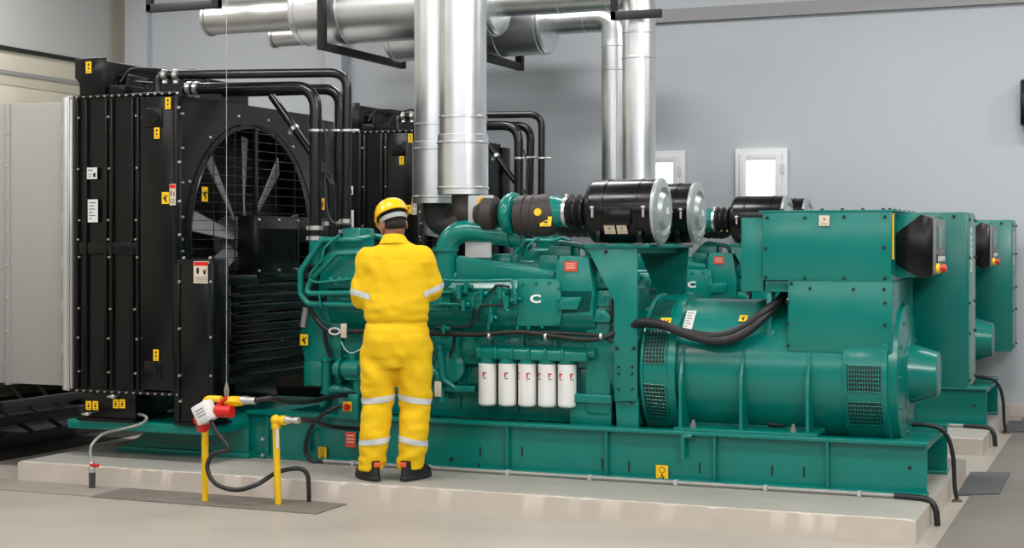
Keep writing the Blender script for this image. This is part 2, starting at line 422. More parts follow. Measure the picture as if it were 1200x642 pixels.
# top tank
mb = MB()
mb.prism([(.225, 2.86), (.475, 2.86), (.475, 2.6), (.265, 2.6), (.265, 2.69), (.225, 2.73)], 'y', RY0 + .02, RY0 + .04, .002)
mb.prism([(.245, 2.84), (.465, 2.84), (.465, 2.6), (.275, 2.6), (.275, 2.69), (.245, 2.73)], 'y', RY0 + .04, RY1 - .1, .004)
mb.box(.47, .62, RY0 + .04, .95, 2.6, 2.67, .004); mb.box(.49, .53, .5, .75, 2.63, 2.76, .008)
tank = mb.build('top_tank', 'black', radiator)
for pts in ([(.50, .45, 2.7), (.52, .55, 2.8), (.54, .8, 2.83), (.53, 1.1, 2.84), (.54, 1.3, 2.87), (.52, 1.5, 2.8)], [(.5, .5, 2.72), (.53, .62, 2.72), (.54, .85, 2.74), (.52, 1.1, 2.84)], [(.55, .7, 2.62), (.56, .8, 2.75), (.53, 1.0, 2.82), (.55, 1.2, 2.86)]):
    w = MB(); w.tube(smoothpath(pts), .008, 6); w.build('tank_cable', 'rubber', radiator)
mb = MB(); mb.box(.31, .73, RY0 + .01, RY0 + .5, .388, .58, .004); mb.box(.27, .74, RY0 - .02, RY0 + .5, .386, .402, .003)
foot = mb.build('radiator_foot', 'black', radiator)
mb = MB(); mb.box(.34, .7, 1.6, 2.2, .388, .58, .004); mb.build('radiator_foot', 'black', radiator)
for px, py in ((106, 484.5), (136, 464)):
    mb = MB(); p = at(px, py, RY0 + .01); mb.cyl(p, p + V((0, -.035, 0)), .012, None, 10).ball(p + V((0, -.04, 0)), .02, .014, .014, 10); mb.box(p.x - .03, p.x + .03, RY0 - .05, RY0 - .04, p.z - .006, p.z + .006, .002)
    mb.build('drain_cock', 'zinc', radiator)
mb = MB(); mb.box(1.075, 1.345, RY0 - .01, RY0 + .2, .388, 1.49, .006); mb.box(1.06, 1.36, RY0 - .03, RY0 + .22, .388, .405, .003)
mb.box(1.06, 1.1, RY0 - .018, RY0, .42, 1.46, .003); mb.box(1.32, 1.36, RY0 - .018, RY0, .42, 1.46, .003)
post = mb.build('shroud_post', 'black', radiator)
bolts('panel_bolt', 'zinc', radiator, [(at(px, py, RY0 - .01), YM, .010, .014) for px, py in [(216, 302), (247, 302), (211, 330), (248, 330), (211, 385), (248, 440), (212, 470), (248, 395), (248, 478), (211, 440), (211, 275), (211, 236), (211, 190), (210, 126)]])
L_ = []
for k in range(15):
    x = RX0 + .02 + k * .058
    for z in (RZ0 - .012, RZ1 + .006): L_.append(((x, RY0 - .012, z), YM, .0075, .012))
for x in (.29, .54, .755):
    for z in (2.45, 2.1, 1.75, 1.62, 1.5, 1.15, .95, .72): L_.append(((x + (random.random() - .5) * .02, RY0 - .013, z), YM, .008, .012))
for k in range(14):
    a = 2 * PI * k / 14; L_.append(((RX1, FY + .9 * math.cos(a), min(FZ + .9 * math.sin(a), RZ1 - .05)), XP, .010, .01))
for k in range(8): L_.append(((RX1 + .01, .36, .85 + k * .23), XP, .009, .012))
for y in (1.05, 1.32, 1.59):
    for z in (1.76, 1.40): L_.append(((1.24, y, z), XP, .010, .012))
bolts('panel_bolt', 'zinc', radiator, L_)
decal(WARN, at(104, 79, RY0 + .02), XP, YM, .045, .08, 'y_two', radiator)
for (px, py, w_, h_, st, lb) in [(197, 121, .042, .078, 'y_two', None), (184, 156, .042, .075, 'y_two', None), (194, 232, .055, .078, 'y_hand', None), (202.5, 228, .048, .14, 'r_warn', 'red and cream warning label'),
                                 (183, 416, .042, .075, 'y_two', None), (108, 203, .082, .078, 'w_plate', 'white data plate'), (109, 247, .082, .155, 'w_text', 'tall white data label')]:
    decal(WARN if st[0] != 'w' else 'data_label', at(px, py, RY0 - .014), XP, YM, w_, h_, st, radiator, lb)
for px, py in ((104, 475), (112, 475), (136, 473), (143.5, 473)): decal(WARN, at(px, py, RY0 + .006), XP, YM, .045, .06, 'y_box', radiator)
decal(WARN, at(236, 319, RY0 - .012), XP, YM, .118, .145, 'r_warn', radiator, 'red and cream warning label')
decal(WARN, (RX1 + .014, .62, 1.93), (0, 1, 0), XP, .07, .1, 'y_hand', radiator); decal(WARN, (RX1 + .03, 2.23, 1.9), (0, 1, 0), XP, .06, .09, 'y_hand', radiator)

# ---- coolant pipes
def pipe(name, pts, r, rad, m='black_pipe', clamps=(), seg=16, parent=None, bellow=None):
    b = MB(); path = fillet(pts, rad, 10); b.tube(path, r, seg)
    o = b.build(name, m, parent or G)
    for p, d in clamps:
        c = MB(); d = V(d).normalized(); p = V(p)
        c.lathe(p - d * .014, d, [(0, r + .004), (0, r + .009), (.028, r + .009), (.028, r + .004)], 18); c.fbox(p, d, frame_of(d)[1], frame_of(d)[2], -.012, .012, -.012, .012, r, r + .024)
        c.build('hose_clamp', 'zinc', o)
    return o
A0 = at(185, 112, .5); A1 = at(185, 88, .5); A2 = at(407, 85, .95); A3 = at(406, 272, .95)
pipe('coolant_pipe', [A0, A1, A2, A3], .031, .12, clamps=[(at(193, 88, .5), (1, .2, 0)), (at(206, 88, .52), (1, .2, 0)), (at(406, 259, .95), ZP), (at(406, 271, .95), ZP)])
B0 = at(228, 104, .75); B1 = at(370, 102, .82); B2 = at(370, 284, .82)
pipe('coolant_pipe', [B0 + V((-.08, 0, 0)), B1, B2], .042, .16, clamps=[(at(231, 104, .75), XP), (at(223, 104, .75), XP), (at(370, 267, .82), ZP), (at(370, 279, .82), ZP)])
C0 = at(262, 108, 1.25); C1 = at(399, 104, 1.3); C2 = at(396, 284, 1.3)
pipe('coolant_pipe', [C0, C1, C2], .038, .14, clamps=[(at(396, 262, 1.3), ZP)])
D0 = at(318, 112, 1.15); D1 = at(388, 212, 1.15); D2 = at(390, 284, 1.15)
pipe('vent_pipe', [D0, D1, D2], .027, .1, clamps=[(at(345, 151, 1.15), D1 - D0), (at(384, 262, 1.15), ZP)])
b = MB(); b.tube(smoothpath([at(377, 140, .8), at(383, 170, .8), at(381, 220, .8), at(388, 258, .8), at(412, 264, .8)]), .008, 6); b.build('sensor_cable', 'rubber', G)
for px, y in ((370, .82), (395, 1.28), (407, .95)):
    b = MB(); p = at(px, 153, y); b.lathe(p - V((0, 0, .008)), ZP, [(0, .03), (0, .05), (.016, .05), (.016, .03)], 16); b.box(p.x, p.x + .09, p.y - .012, p.y + .012, p.z - .008, p.z + .008, .002); b.build('pipe_bracket', 'zinc', G)

# ---- engine block
mb = MB()
mb.box(1.98, 3.88, .95, 1.61, .44, .82, .02)                              # oil pan
mb.box(1.9, 3.9, .90, 1.66, .80, 1.03, .012)
bank = [(.92, 1.0), (.85, 1.06), (.80, 1.14), (.80, 1.30), (.86, 1.39), (1.0, 1.42), (YC, 1.36), (YC, 1.0)]
mb.prism(bank, 'x', 1.92, 3.82, .008); mb.prism([(mir(a), c) for a, c in reversed(bank)], 'x', 1.92, 3.82, .008)
mb.box(1.98, 3.8, 1.0, 1.56, 1.3, 1.44, .02)
mb.box(2.7, 3.9, .915, .96, .80, .845, .005); mb.box(1.95, 3.9, .925, .97, .60, .635, .005)
mb.box(3.62, 3.93, .84, 1.0, .585, .64, .006); mb.box(3.64, 3.92, .87, .95, .44, .6, .006)
block = mb.build('engine_block', 'teal', G)
mb = MB()
# flywheel housing and gear case
mb.lathe((3.8, YC, .86), (1, 0, 0), [(0, .4), (.1, .43), (.17, .43), (.18, .4)], 40)
mb.box(3.74, 3.92, .86, 1.7, .5, 1.3, .03)
mb.lathe((3.9, YC, .82), XP, [(0, .36), (.2, .36)], 40)
# lumps on the rear of the near bank
for px, py, s in ((705, 330, .07), (712, 352, .06), (700, 372, .07), (716, 318, .05)): p = at(px, py, .92); mb.ball(p, s, s * .8, s, 12)
mb.build('flywheel_housing', 'teal', G)
mb = MB()
a, c = at(358, 362, .86), at(386, 500, .86)
mb.prism([(at(357, 360, .86).x, at(357, 360, .86).z), (at(366, 354, .86).x, 1.19), (2.0, 1.19), (2.0, .45), (at(380, 500, .86).x, .45), (at(378, 450, .86).x, .72), (at(358, 446, .86).x, .74), (at(353, 405, .86).x, .93), (at(352, 390, .86).x, .99)], 'y', .86, 1.7, .01)
p = at(364, 435, .84); mb.cyl(p, p + V((0, .05, 0)), .05, None, 20); mb.box(p.x - .05, p.x + .09, .83, .9, p.z - .1, p.z + .07, .01)
gear = mb.build('front_gear_case', 'teal', G)
decal(WARN, at(356.5, 398, .835), XP, YM, .062, .075, 'y_hand', gear)
p = at(357, 372, .85); mb = MB(); mb.cyl(p + V((-.012, 0, -.065)), p + V((.012, 0, .065)), .024, None, 12); mb.build('breather_cylinder', 'braid', gear)
# individual head covers along the near bank
def headcover(x0, x1, y, sg):
    b = MB()
    prof = [(.80, 1.30), (.795, 1.315), (.84, 1.405), (.88, 1.46), (1.0, 1.475), (1.03, 1.44), (1.03, 1.38), (.86, 1.30)]
    if sg < 0: prof = [(mir(p), q) for p, q in reversed(prof)]
    b.prism(prof, 'x', x0, x1, .01)
    return b
for k, (x0, x1) in enumerate(((1.98, 2.22), (2.25, 2.49), (2.52, 2.72))):
    for sg in (1, -1): headcover(x0, x1, 0, sg).build('rocker_cover', 'teal', block)
for k in range(4): headcover(2.75 + k * .26, 2.99 + k * .26, 0, -1).build('rocker_cover', 'teal', block)
# side covers with bolts below the heads
for k in range(8):
    x = 1.96 + k * .228; mb = MB()
    if k > 4: mb.box(x + .02, x + .2, .885, .905, 1.05, 1.08, .008)
    else: mb.box(x + .02, x + .2, .785, .81, 1.15, 1.28, .008).box(x + .07, x + .15, .775, .79, 1.18, 1.25, .006)
    for dx, dz in ((.035, 1.265), (.185, 1.265), (.035, 1.165), (.185, 1.165)) if k < 5 else (): mb.bolt((x + dx, .785, dz), YM, .010, .012)
    mb.build('side_cover', 'teal', block)
    mb = MB(); mb.box(x + .015, x + .2, .885, .905, .86, .985, .01); mb.box(x + .2, x + .222, .87, .91, .82, 1.02, .004)
    for dx, dz in ((.03, .97), (.11, .975), (.19, .97), (.03, .875), (.19, .875)): mb.bolt((x + dx, .885, dz), YM, .010, .012)
    mb.build('crankcase_cover', 'teal', block)
for k in range(4):
    x = 2.05 + k * .42; mb = MB(); mb.box(x, x + .33, .935, .955, .66, .785, .012); mb.box(x + .36, x + .375, .925, .96, .5, .8, .003)
    for dx in (.03, .165, .3):
        for z in (.675, .77): mb.bolt((x + dx, .935, z), YM, .010, .012)
    mb.build('crankcase_door', 'teal', block)
mb = MB(); mb.tube(fillet([V((2.68, .86, .93)), V((2.74, .84, .93)), V((2.76, .85, .7)), V((2.86, .9, .62))], .06), .02, 10); mb.tube(fillet([V((2.6, .88, .75)), V((2.72, .86, .75)), V((2.74, .88, .55))], .05), .026, 10); mb.build('oil_line', 'teal', block)
# ---- aftercooler: tapered duct, logo housing, end box
mb = MB()
t0, t1, t2, t3 = at(533, 299, .84), at(650, 318, .84), at(650, 330, .84), at(533, 332, .84)
mb.prism([(t0.x, t0.z), (t1.x, t1.z), (t2.x, t2.z), (t3.x, t3.z)], 'y', .84, 1.08, .018)
q0, q1 = at(606, 326, .79), at(656, 384, .79)
mb.prism([(q0.x, q0.z), (q1.x, q0.z - .005), (q1.x + .02, q1.z + .12), (q1.x, q1.z + .01), (q0.x, q1.z - .0)], 'y', .78, 1.0, .012)
e0, e1 = at(652, 305, .82), at(694, 345, .82)
mb.prism([(e0.x, e0.z - .02), (e0.x + .03, e0.z + .03), (e1.x - .02, e0.z + .02), (e1.x + .02, e1.z + .0), (e1.x, e1.z - .12), (e0.x - .01, e1.z - .14)], 'y', .80, 1.15, .012)
f0 = at(660, 357, .79); mb.prism([(f0.x, f0.z + .05), (f0.x + .13, f0.z + .05), (f0.x + .10, f0.z - .03), (f0.x - .03, f0.z - .03)], 'y', .765, .84, .006)
for px in (628, 640, 652): p = at(px, 318, .85); 
for px, py in ((630, 310), (575, 308)): p = at(px, py, .95); mb.box(p.x, p.x + .14, .95, 1.1, 1.4, p.z + .06, .02)
after = mb.build('aftercooler_housing', 'teal', G)
bolts('housing_bolt', 'teal', after, [(at(px, py, .78), YM, .011, .014) for px, py in ((612, 333), (628, 332), (644, 331), (655, 338), (654, 352), (654, 366), (652, 379), (636, 383), (620, 384), (607, 384), (606, 365), (606, 348))])
bolts('housing_bolt', 'teal', after, [(at(545 + k * 12, 330.5, .845) + V((0, -.005, -.012)), YM, .009, .016) for k in range(9)])
decal('warning_label', at(669, 312, .795), XP, YM, .085, .062, 'o_text', after, 'red orange label on the housing end box')
me = text_mesh('C', .085, .0035); me.materials.append(M['filter'])
lg = bpy.data.objects.new('maker_emblem', me); COL.objects.link(lg); lg.parent = after
p = at(627.5, 350.5, .777); lg.matrix_local = Matrix.Translation(p) @ Matrix.Rotation(PI / 2, 4, 'X') @ Matrix.Diagonal((1.25, .82, 1, 1)); lg['label'] = 'white curved emblem'
# stepped castings at the rear of the bank
for px0, py0, px1, py1, yy in ((694, 318, 716, 338, .86), (698, 340, 722, 360, .84), (694, 362, 716, 378, .82), (702, 376, 724, 392, .88)):
    b = MB(); q0, q1 = at(px0, py0, yy), at(px1, py1, yy); b.prism([(q0.x, q1.z), (q0.x + .02, q0.z), (q1.x - .04, q0.z), (q1.x, q1.z + .03), (q1.x - .01, q1.z)], 'y', yy, 1.05, .01)
    b.bolt((q0.x + .05, yy, (q0.z + q1.z) / 2), YM, .014, .012); b.build('rear_casting', 'teal', after)
b = MB(); b.tube(smoothpath([at(712, 300, .95), at(722, 330, .9), at(716, 360, .83), at(722, 385, .84), at(715, 398, .8)]), .013, 8); b.build('rear_cable', 'rubber', G)
b = MB(); b.tube(fillet([at(640, 300, 1.05), at(655, 284, 1.05), at(690, 290, 1.05), at(690, 310, 1.05)], .06), .018, 10); b.box(at(645, 300, 1.05).x, at(672, 300, 1.05).x, 1.0, 1.2, 1.42, at(645, 288, 1.05).z, .015); b.build('vent_line', 'teal', G)

# ---- big intake elbow
pp = [at(610, 276, .93), at(545, 271, .87), at(527, 276, .86), at(522, 332, .86)]
io = MB(); io.tube(fillet([at(612, 277, .95), at(523, 268, .86), at(522, 335, .86)], .17, 14), .073, 22)
p = at(522, 292, .86); io.lathe(p - V((0, 0, .012)), ZP, [(0, .07), (0, .088), (.024, .088), (.024, .07)], 24)
p = at(600, 276, .93); io.lathe(p, (-1, 0, 0), [(0, .07), (0, .083), (.02, .083), (.02, .07)], 24); io.lathe(at(538, 325, .88), (-1, 0, 0), [(-.05, .03), (0, .03), (0, .045), (.03, .045), (.03, .03)], 18)
io.build('intake_elbow', 'teal', G)

# ---- turbochargers, exhaust elbows, air intake and filters (near and far bank)
def turbo_side(y, dx, far):
    b = MB(); c = at(600, 251, .9); c = V((c.x + dx, y, c.z))
    b.lathe(c + V((-.06, 0, 0)), XP, [(0, .06), (.0, .1), (.02, .125), (.05, .135), (.08, .125), (.1, .1), (.1, .06)], 30)   # compressor scroll
    b.tube([c + V((0, .02 + .12 * math.cos(t) * .4, .0)) + V((0, .11 * math.cos(t), .11 * math.sin(t))) for t in [k * PI / 12 for k in range(-4, 20)]], .034, 12)
    t = b.build('turbocharger', 'teal', G)
    b = MB(); b.lathe(c + V((-.09, 0, .0)), (-1, 0, 0), [(0, .07), (.02, .115), (.09, .12), (.12, .09), (.16, .07)], 24); b.build('turbine_casing', 'heat', t)
    b = MB(); b.lathe(c + V((.04, 0, -.01)), XP, [(0, .10), (.01, .128), (.20, .138), (.23, .13), (.27, .105), (.275, .06)], 28)
    for k in (.06, .12, .17): b.lathe(c + V((.04 + k, 0, -.01)), XP, [(0, .128), (0, .139), (.012, .139), (.012, .128)], 28)
    h = b.build('intake_heat_wrap', 'heat', G)
    b = MB(); b.lathe(c + V((.26, 0, .01)), XP, [(0, .11), (.05, .1), (.10, .085), (.13, .085)], 24); ring = b.build('intake_adapter', 'teal', G)
    p = c + V((.27, -.108, -.02)); decal(WARN, p + V((.012, -.012, -.03)), XP, (0, -1, .3), .075, .065, 'y_two', ring)
    b = MB(); b.cyl(c + V((.235, -.12, .005)), c + V((.235, -.15, .01)), .024, None, 16); b.build('yellow_cap', 'yellow', ring)
    b = MB(); pr = [(0, .083)]
    for k in range(3): pr += [(.025 + k * .05, .083), (.045 + k * .05, .115), (.065 + k * .05, .083)]
    b.lathe(c + V((.37, 0, .01)), XP, pr + [(.2, .088)], 26); bo = b.build('rubber_bellows', 'rubber', G)
    for d in (.37, .545):
        b = MB(); b.lathe(c + V((d, 0, .01)), XP, [(0, .082), (0, .096), (.022, .096), (.022, .082)], 26); b.box(c.x + d, c.x + d + .02, y - .02, y + .01, c.z - .005 + .1, c.z + .125, .003); b.build('hose_clamp', 'zinc', bo)
    fx0 = c.x + .53; fz = 1.795
    b = MB(); b.lathe((fx0, y, fz), XP, [(0, .09), (.005, .12), (.02, .17), (.045, .197), (.06, .2), (.46, .2), (.462, .19)], 44)
    for k in (.14, .36): b.lathe((fx0 + k, y, fz), XP, [(0, .199), (0, .2035), (.012, .2035), (.012, .199)], 44)
    b.box(fx0 + .16, fx0 + .34, y - .214, y - .15, fz - .09, fz + .02, .008)
    b.box(fx0 + .1, fx0 + .13, y - .17, y - .12, fz - .2, fz - .12, .004); b.box(fx0 + .37, fx0 + .4, y - .17, y - .12, fz - .2, fz - .12, .004)
    f = b.build('air_filter', 'black', G)
    b = MB(); b.lathe((fx0 + .462, y, fz), XP, [(0, .207), (.02, .207), (.026, .198), (.034, .15), (.03, .145), (.022, .12), (.05, .1), (.055, .0)], 40, True, True)
    for k in range(8): a = 2 * PI * k / 8; b.bolt((fx0 + .482, y + .185 * math.cos(a), fz + .185 * math.sin(a)), XP, .009, .012)
    cap_ = b.build('filter_cap', 'cap', f)
    b = MB(); b.fbox((fx0 + .5, y, fz), (0, 1, 0), ZP, XP, -.018, .018, -.02, .02, .015, .02); b.build('cap_emblem', 'whiteplastic', f)
    for k in (.09, .42):
        b = MB(); b.cyl((fx0 + k, y - .2, fz - .04), (fx0 + k, y - .2, fz + .02), .009, None, 8); b.ball((fx0 + k, y - .206, fz + .02), .016, .01, .012, 8)
        b.build('filter_latch', 'zinc', f)
    decal('data_label', (fx0 + .2, y - .186, fz - .115), XP, (0, -.86, -.5), .07, .06, 'c_text', f, 'cream label'); decal('data_label', (fx0 + .28, y - .186, fz - .115), XP, (0, -.86, -.5), .065, .06, 'c_text', f, 'cream label')
    return c
cN = turbo_side(.90, 0, False)
cF = turbo_side(1.66, .02, True)
# exhaust elbows up to the chimneys
b = MB(); b.tube(fillet([at(590, 251, .98), at(546, 251, 1.0), at(546, 222, 1.02)], .16, 12), .095, 20); eb = b.build('exhaust_elbow', 'heat', G)
b = MB(); b.tube(fillet([at(588, 262, 1.62), at(512, 262, 1.58), at(511, 232, 1.55)], .16, 12), .095, 20); b.build('exhaust_elbow', 'heat', G)
# grey heat shield plate with warning triangle
b = MB(); s0, s1 = at(549, 229, .86), at(578, 268, .86); b.box(s0.x, s1.x, .85, .88, s1.z, s0.z, .006); s2 = at(545, 284, .87); b.box(s2.x, s1.x - .02, .87, .89, 1.5, s1.z + .02, .004)
hs = b.build('heat_shield', 'greyplate', G); decal(WARN, at(564, 235.5, .849), XP, YM, .045, .05, 'y_tri', hs)

# ---- filter shelf: plate and tapered legs
mb = MB()
g = lambda px, py: (at(px, py, .8).x, at(px, py, .8).z)
mb.prism([g(688, 291), g(747, 290), g(747, 470), g(720, 470), g(720, 352)], 'y', .795, .81, .002)
mb.prism([g(720, 466), g(747, 466), g(747, 509), g(722, 509)], 'y', .82, .84, .002)
x0, x1 = at(686, 291, .8).x, at(747, 290, .8).x
mb.box(x0, x1 + .08, .78, 1.80, 1.565, 1.588, .003); mb.box(x1 - .015, x1, .81, 1.75, 1.53, 1.566)
mb.prism([(x0 + .04, 1.566), (x1 + .06, 1.566), (x1 - .0, .75), (x1 - .16, .75), (x1 - .14, 1.2)], 'y', 1.75, 1.77)
mb.box(x1 - .12, x1 - .02, .845, 1.76, .45, .58, .005)
shelf = mb.build('filter_shelf', 'teal', G)
bolts('shelf_bolt', 'ink', shelf, [(at(px, py, .795), YM, .012 if py < 420 else .008, .01) for px, py in ((723, 408), (743, 408), (725, 430), (741, 430), (725, 438), (741, 438), (725, 456), (741, 456), (710, 295), (740, 472))])

# ---- oil filters under their header
mb = MB()
h0, h1 = at(560, 404, .84), at(690, 424, .84)
mb.prism([(.8, h1.z), (.795, h1.z + .06), (.83, h0.z), (.98, h0.z), (.98, h1.z)], 'x', h0.x, h1.x, .012)
for k in range(5): p = at(572 + 23.3 * k, 424, .86); mb.cyl((p.x, .86, p.z - .008), (p.x, .86, p.z + .03), .06, None, 22)
for k in range(6): mb.box(h0.x + .02 + k * .115, h0.x + .035 + k * .115, .785, .86, h1.z + .01, h0.z - .01, .003)
p = at(690, 414, .85); mb.cyl(p + V((-.02, 0, 0)), p + V((.05, 0, 0)), .035, None, 16)
mb.build('filter_header', 'teal', G)
for k in range(5):
    p = at(571.5 + 23.3 * k, 425 + .4 * k, .86); q = at(571.5 + 23.3 * k, 475 + .6 * k, .86)
    mb = MB(); mb.lathe((p.x, .86, q.z), ZP, [(0, .04), (.003, .05), (.012, .058), (.02, .0595), (p.z - q.z - .02, .0595), (p.z - q.z - .012, .0605), (p.z - q.z, .0605)], 28)
    o = mb.build('oil_filter', 'filter', G)
    for s_ in (-.9, .35):
        mb = MB(); ang = s_ - .3 + .2 * k; cc = V((p.x + .0597 * math.sin(ang), .86 - .0597 * math.cos(ang), p.z - .07)); uu = V((math.cos(ang), math.sin(ang), 0)); nn = V((math.sin(ang), -math.cos(ang), 0))
        mb.m(0).fbox(cc, uu, ZP, nn, -.012, -.002, -.016, .014, 0, .0015); mb.fbox(cc, uu, ZP, nn, -.012, .012, .006, .014, 0, .0015); mb.m(1).fbox(cc, uu, ZP, nn, -.012, .012, -.028, -.022, 0, .0015)
        mb.build('filter_mark', ['red', 'greyink'], o)

# ---- tube cage at the left end of the engine
def tubes(name, lists, r, m='teal', rad=.05, seg=10):
    for L in lists: b = MB(); b.tube(fillet([at(*p) for p in L], rad, 6), r, seg); b.build(name, m, G)
tubes('coolant_rail', [[(432, 278, .9), (420, 281, .8), (377, 281, .76), (352, 318, .74), (352, 345, .74), (361, 356, .74), (440, 358, .76)]], .021)
tubes('coolant_rail', [[(445, 296, .8), (394, 297, .74), (366, 326, .74), (357, 344, .72), (440, 343, .73)]], .019)
tubes('coolant_rail', [[(377, 281, .9), (372, 300, .95), (370, 330, .95)], [(455, 281, 1.2), (440, 276, 1.2), (418, 280, 1.1)]], .018)
tubes('fuel_line', [[(398, 275, .76), (380, 290, .7), (377, 305, .7), (364, 320, .7), (362, 328, .71), (372, 331, .71), (430, 325, .72)], [(374, 345, .7), (376, 360, .72)]], .009, rad=.03)
tubes('fuel_line', [[(515, 328, .76), (545, 330, .76), (600, 328, .76), (604, 345, .74), (602, 352, .74)], [(515, 343, .77), (548, 341, .77)], [(515, 356, .77), (552, 357, .77)], [(575, 352, .75), (575, 365, .75), (571, 395, .8)], [(590, 340, .75), (592, 362, .74), (597, 365, .74)]], .011, rad=.03)
tubes('control_hose', [[(560, 376, .76), (562, 358, .75), (590, 357, .74)], [(575, 342, .74), (582, 334, .73), (597, 336, .73)], [(510, 384, .8), (552, 383, .79), (556, 362, .76)], [(519, 470, .88), (523, 440, .88), (532, 400, .86), (533, 392, .8)]], .009, 'rubber', .04)
# valves and unions among the lines
for px, py, s in ((540, 341, .05), (548, 336, .035), (588, 341, .045), (596, 352, .04), (566, 344, .035), (545, 357, .04), (606, 350, .03), (522, 385, .03), (578, 372, .03)):
    mb = MB(); p = at(px, py, .77); mb.lathe(p + V((-s, 0, 0)), XP, [(0, s * .5), (s * .5, s * .55), (s * .5, s * .8), (s, s * .8), (s, s * .5), (s * 2, s * .45)], 10); mb.lathe(p + V((0, -.03, -s)), ZP, [(0, s * .35), (s * 1.8, s * .4)], 8); mb.build('line_fitting', 'teal', G)
for px, py in ((378, 345), (398, 327), (388, 328), (406, 328), (420, 345)): mb = MB(); mb.ball(at(px, py, .74), .02, .02, .024, 8).cyl(at(px, py, .74), at(px, py, .79), .012, None, 8); mb.build('line_fitting', 'teal', G)
mb = MB()                                                                   # slanted end cover, thermostat housing, pumps low down
c0, c1 = at(373, 345, .82), at(432, 296, .82)
mb.prism([(c0.x, c0.z + .02), (c0.x + .04, c1.z - .03), (c0.x + .12, c1.z + .03), (2.32, c1.z + .02), (2.4, c0.z)], 'y', .80, 1.2, .015)
th0, th1 = at(402, 267, .92), at(424, 298, .92); mb.box(th0.x, th1.x, .9, 1.12, th1.z - .06, th0.z, .02); mb.box(th0.x - .1, th1.x + .16, .88, 1.2, th1.z - .1, th1.z + .02, .02)
for px, y in ((370, .82), (406, .95), (393, 1.25)): p = at(px, 284, y); mb.cyl(p + V((0, 0, -.15)), p + V((0, 0, .02)), .045, None, 16)
mb.build('thermostat_housing', 'teal', G)
mb = MB()
p = at(410, 433, .8)
mb.lathe(p + V((-.11, 0, 0)), XP, [(0, .05), (.03, .05), (.03, .075), (.06, .075), (.06, .055), (.09, .055), (.09, .07), (.2, .07), (.2, .05), (.24, .05)], 18)
mb.box(p.x - .02, p.x + .1, .75, .9, p.z - .07, p.z + .06, .015); mb.cyl(p + V((.02, 0, .04)), p + V((.02, 0, .12)), .028, None, 12); mb.cyl(p + V((.06, 0, -.16)), p + V((.06, 0, -.05)), .035, None, 14)
q = at(383, 440, .8); mb.cyl(q + V((0, 0, -.11)), q + V((0, 0, .11)), .034, None, 14); mb.lathe(q + V((0, 0, -.12)), ZP, [(0, .045), (.02, .045)], 14); mb.lathe(q + V((0, 0, .1)), ZP, [(0, .045), (.02, .045)], 14)
mb.tube(fillet([at(378, 475, .82), at(388, 455, .8), at(440, 462, .86)], .06), .03, 12); mb.box(2.0, 2.5, .88, .95, .8, .84, .006)
mb.lathe(at(527, 430, .9), YM, [(-.02, .11), (.02, .11), (.035, .09), (.04, .03)], 24); mb.box(2.72, 2.98, .87, .95, .62, .66, .006)
mb.build('fuel_pump', 'teal', G)
mb = MB()
mb.tube(smoothpath([at(358, 352, .8), at(374, 378, .78), at(392, 389, .78), at(430, 388, .78), at(520, 391, .78), at(560, 392, .78), at(610, 389, .77), at(650, 394, .77), at(690, 398, .77), at(716, 392, .79), at(722, 380, .86), at(730, 370, .95)]), .017, 10)
mb.tube(smoothpath([at(380, 388, .8), at(383, 405, .82), at(392, 430, .85)]), .014, 8); mb.tube(smoothpath([at(600, 388, .785), at(650, 390, .785), at(700, 393, .785), at(718, 400, .8)]), .012, 8)
har = mb.build('cable_harness', 'rubber', G)
for px in (574, 640, 705): mb = MB(); p = at(px, 394, .77); mb.lathe(p + V((-.008, 0, 0)), XP, [(0, .016), (0, .023), (.016, .023), (.016, .016)], 12); mb.build('harness_tie', 'zinc', har)
# paper tag with a coil of white wire
b = MB(); p = at(403, 387, .74); b.box(p.x - .022, p.x + .022, .735, .742, p.z - .05, p.z + .045, .002); tg = b.build('paper_tag', 'cream', G, label='cream paper tag on the cable harness')
b = MB(); q = at(392, 388, .74)
for k in range(3): b.tube([q + V((.045 * math.cos(t) * (1 - .1 * k), 0, .024 * math.sin(t) * (1 - .12 * k))) for t in [j * PI / 8 for j in range(17)]], .0028, 5)
b.tube(smoothpath([at(400, 400, .74), at(405, 410, .74), at(414, 413, .74), at(430, 405, .74)]), .003, 5); b.build('tag_wire', 'whiteplastic', tg)
b = MB(); p = at(514, 454, .84); b.box(p.x - .028, p.x + .02, .835, .842, p.z - .06, p.z + .04, .002); b.build('paper_tag', 'cream', G, label='cream paper tag low on the engine beside the worker')
# isolator switch box
b = MB(); p = at(411, 476, .74); b.box(p.x - .075, p.x + .075, .70, .80, p.z - .085, p.z + .085, .006); b.box(p.x - .03, p.x + .03, .78, .85, .44, p.z, .004)
sw = b.build('isolator_box', 'teal', G)
b = MB(); b.m(0).box(p.x - .035, p.x + .03, .694, .70, p.z - .03, p.z + .035, .004); b.m(1).cyl((p.x, .694, p.z), (p.x, .672, p.z), .024, .02, 16); b.box(p.x - .008, p.x + .008, .655, .675, p.z - .022, p.z + .022, .003); b.build('rotary_switch', ['yellow', 'red'], sw)

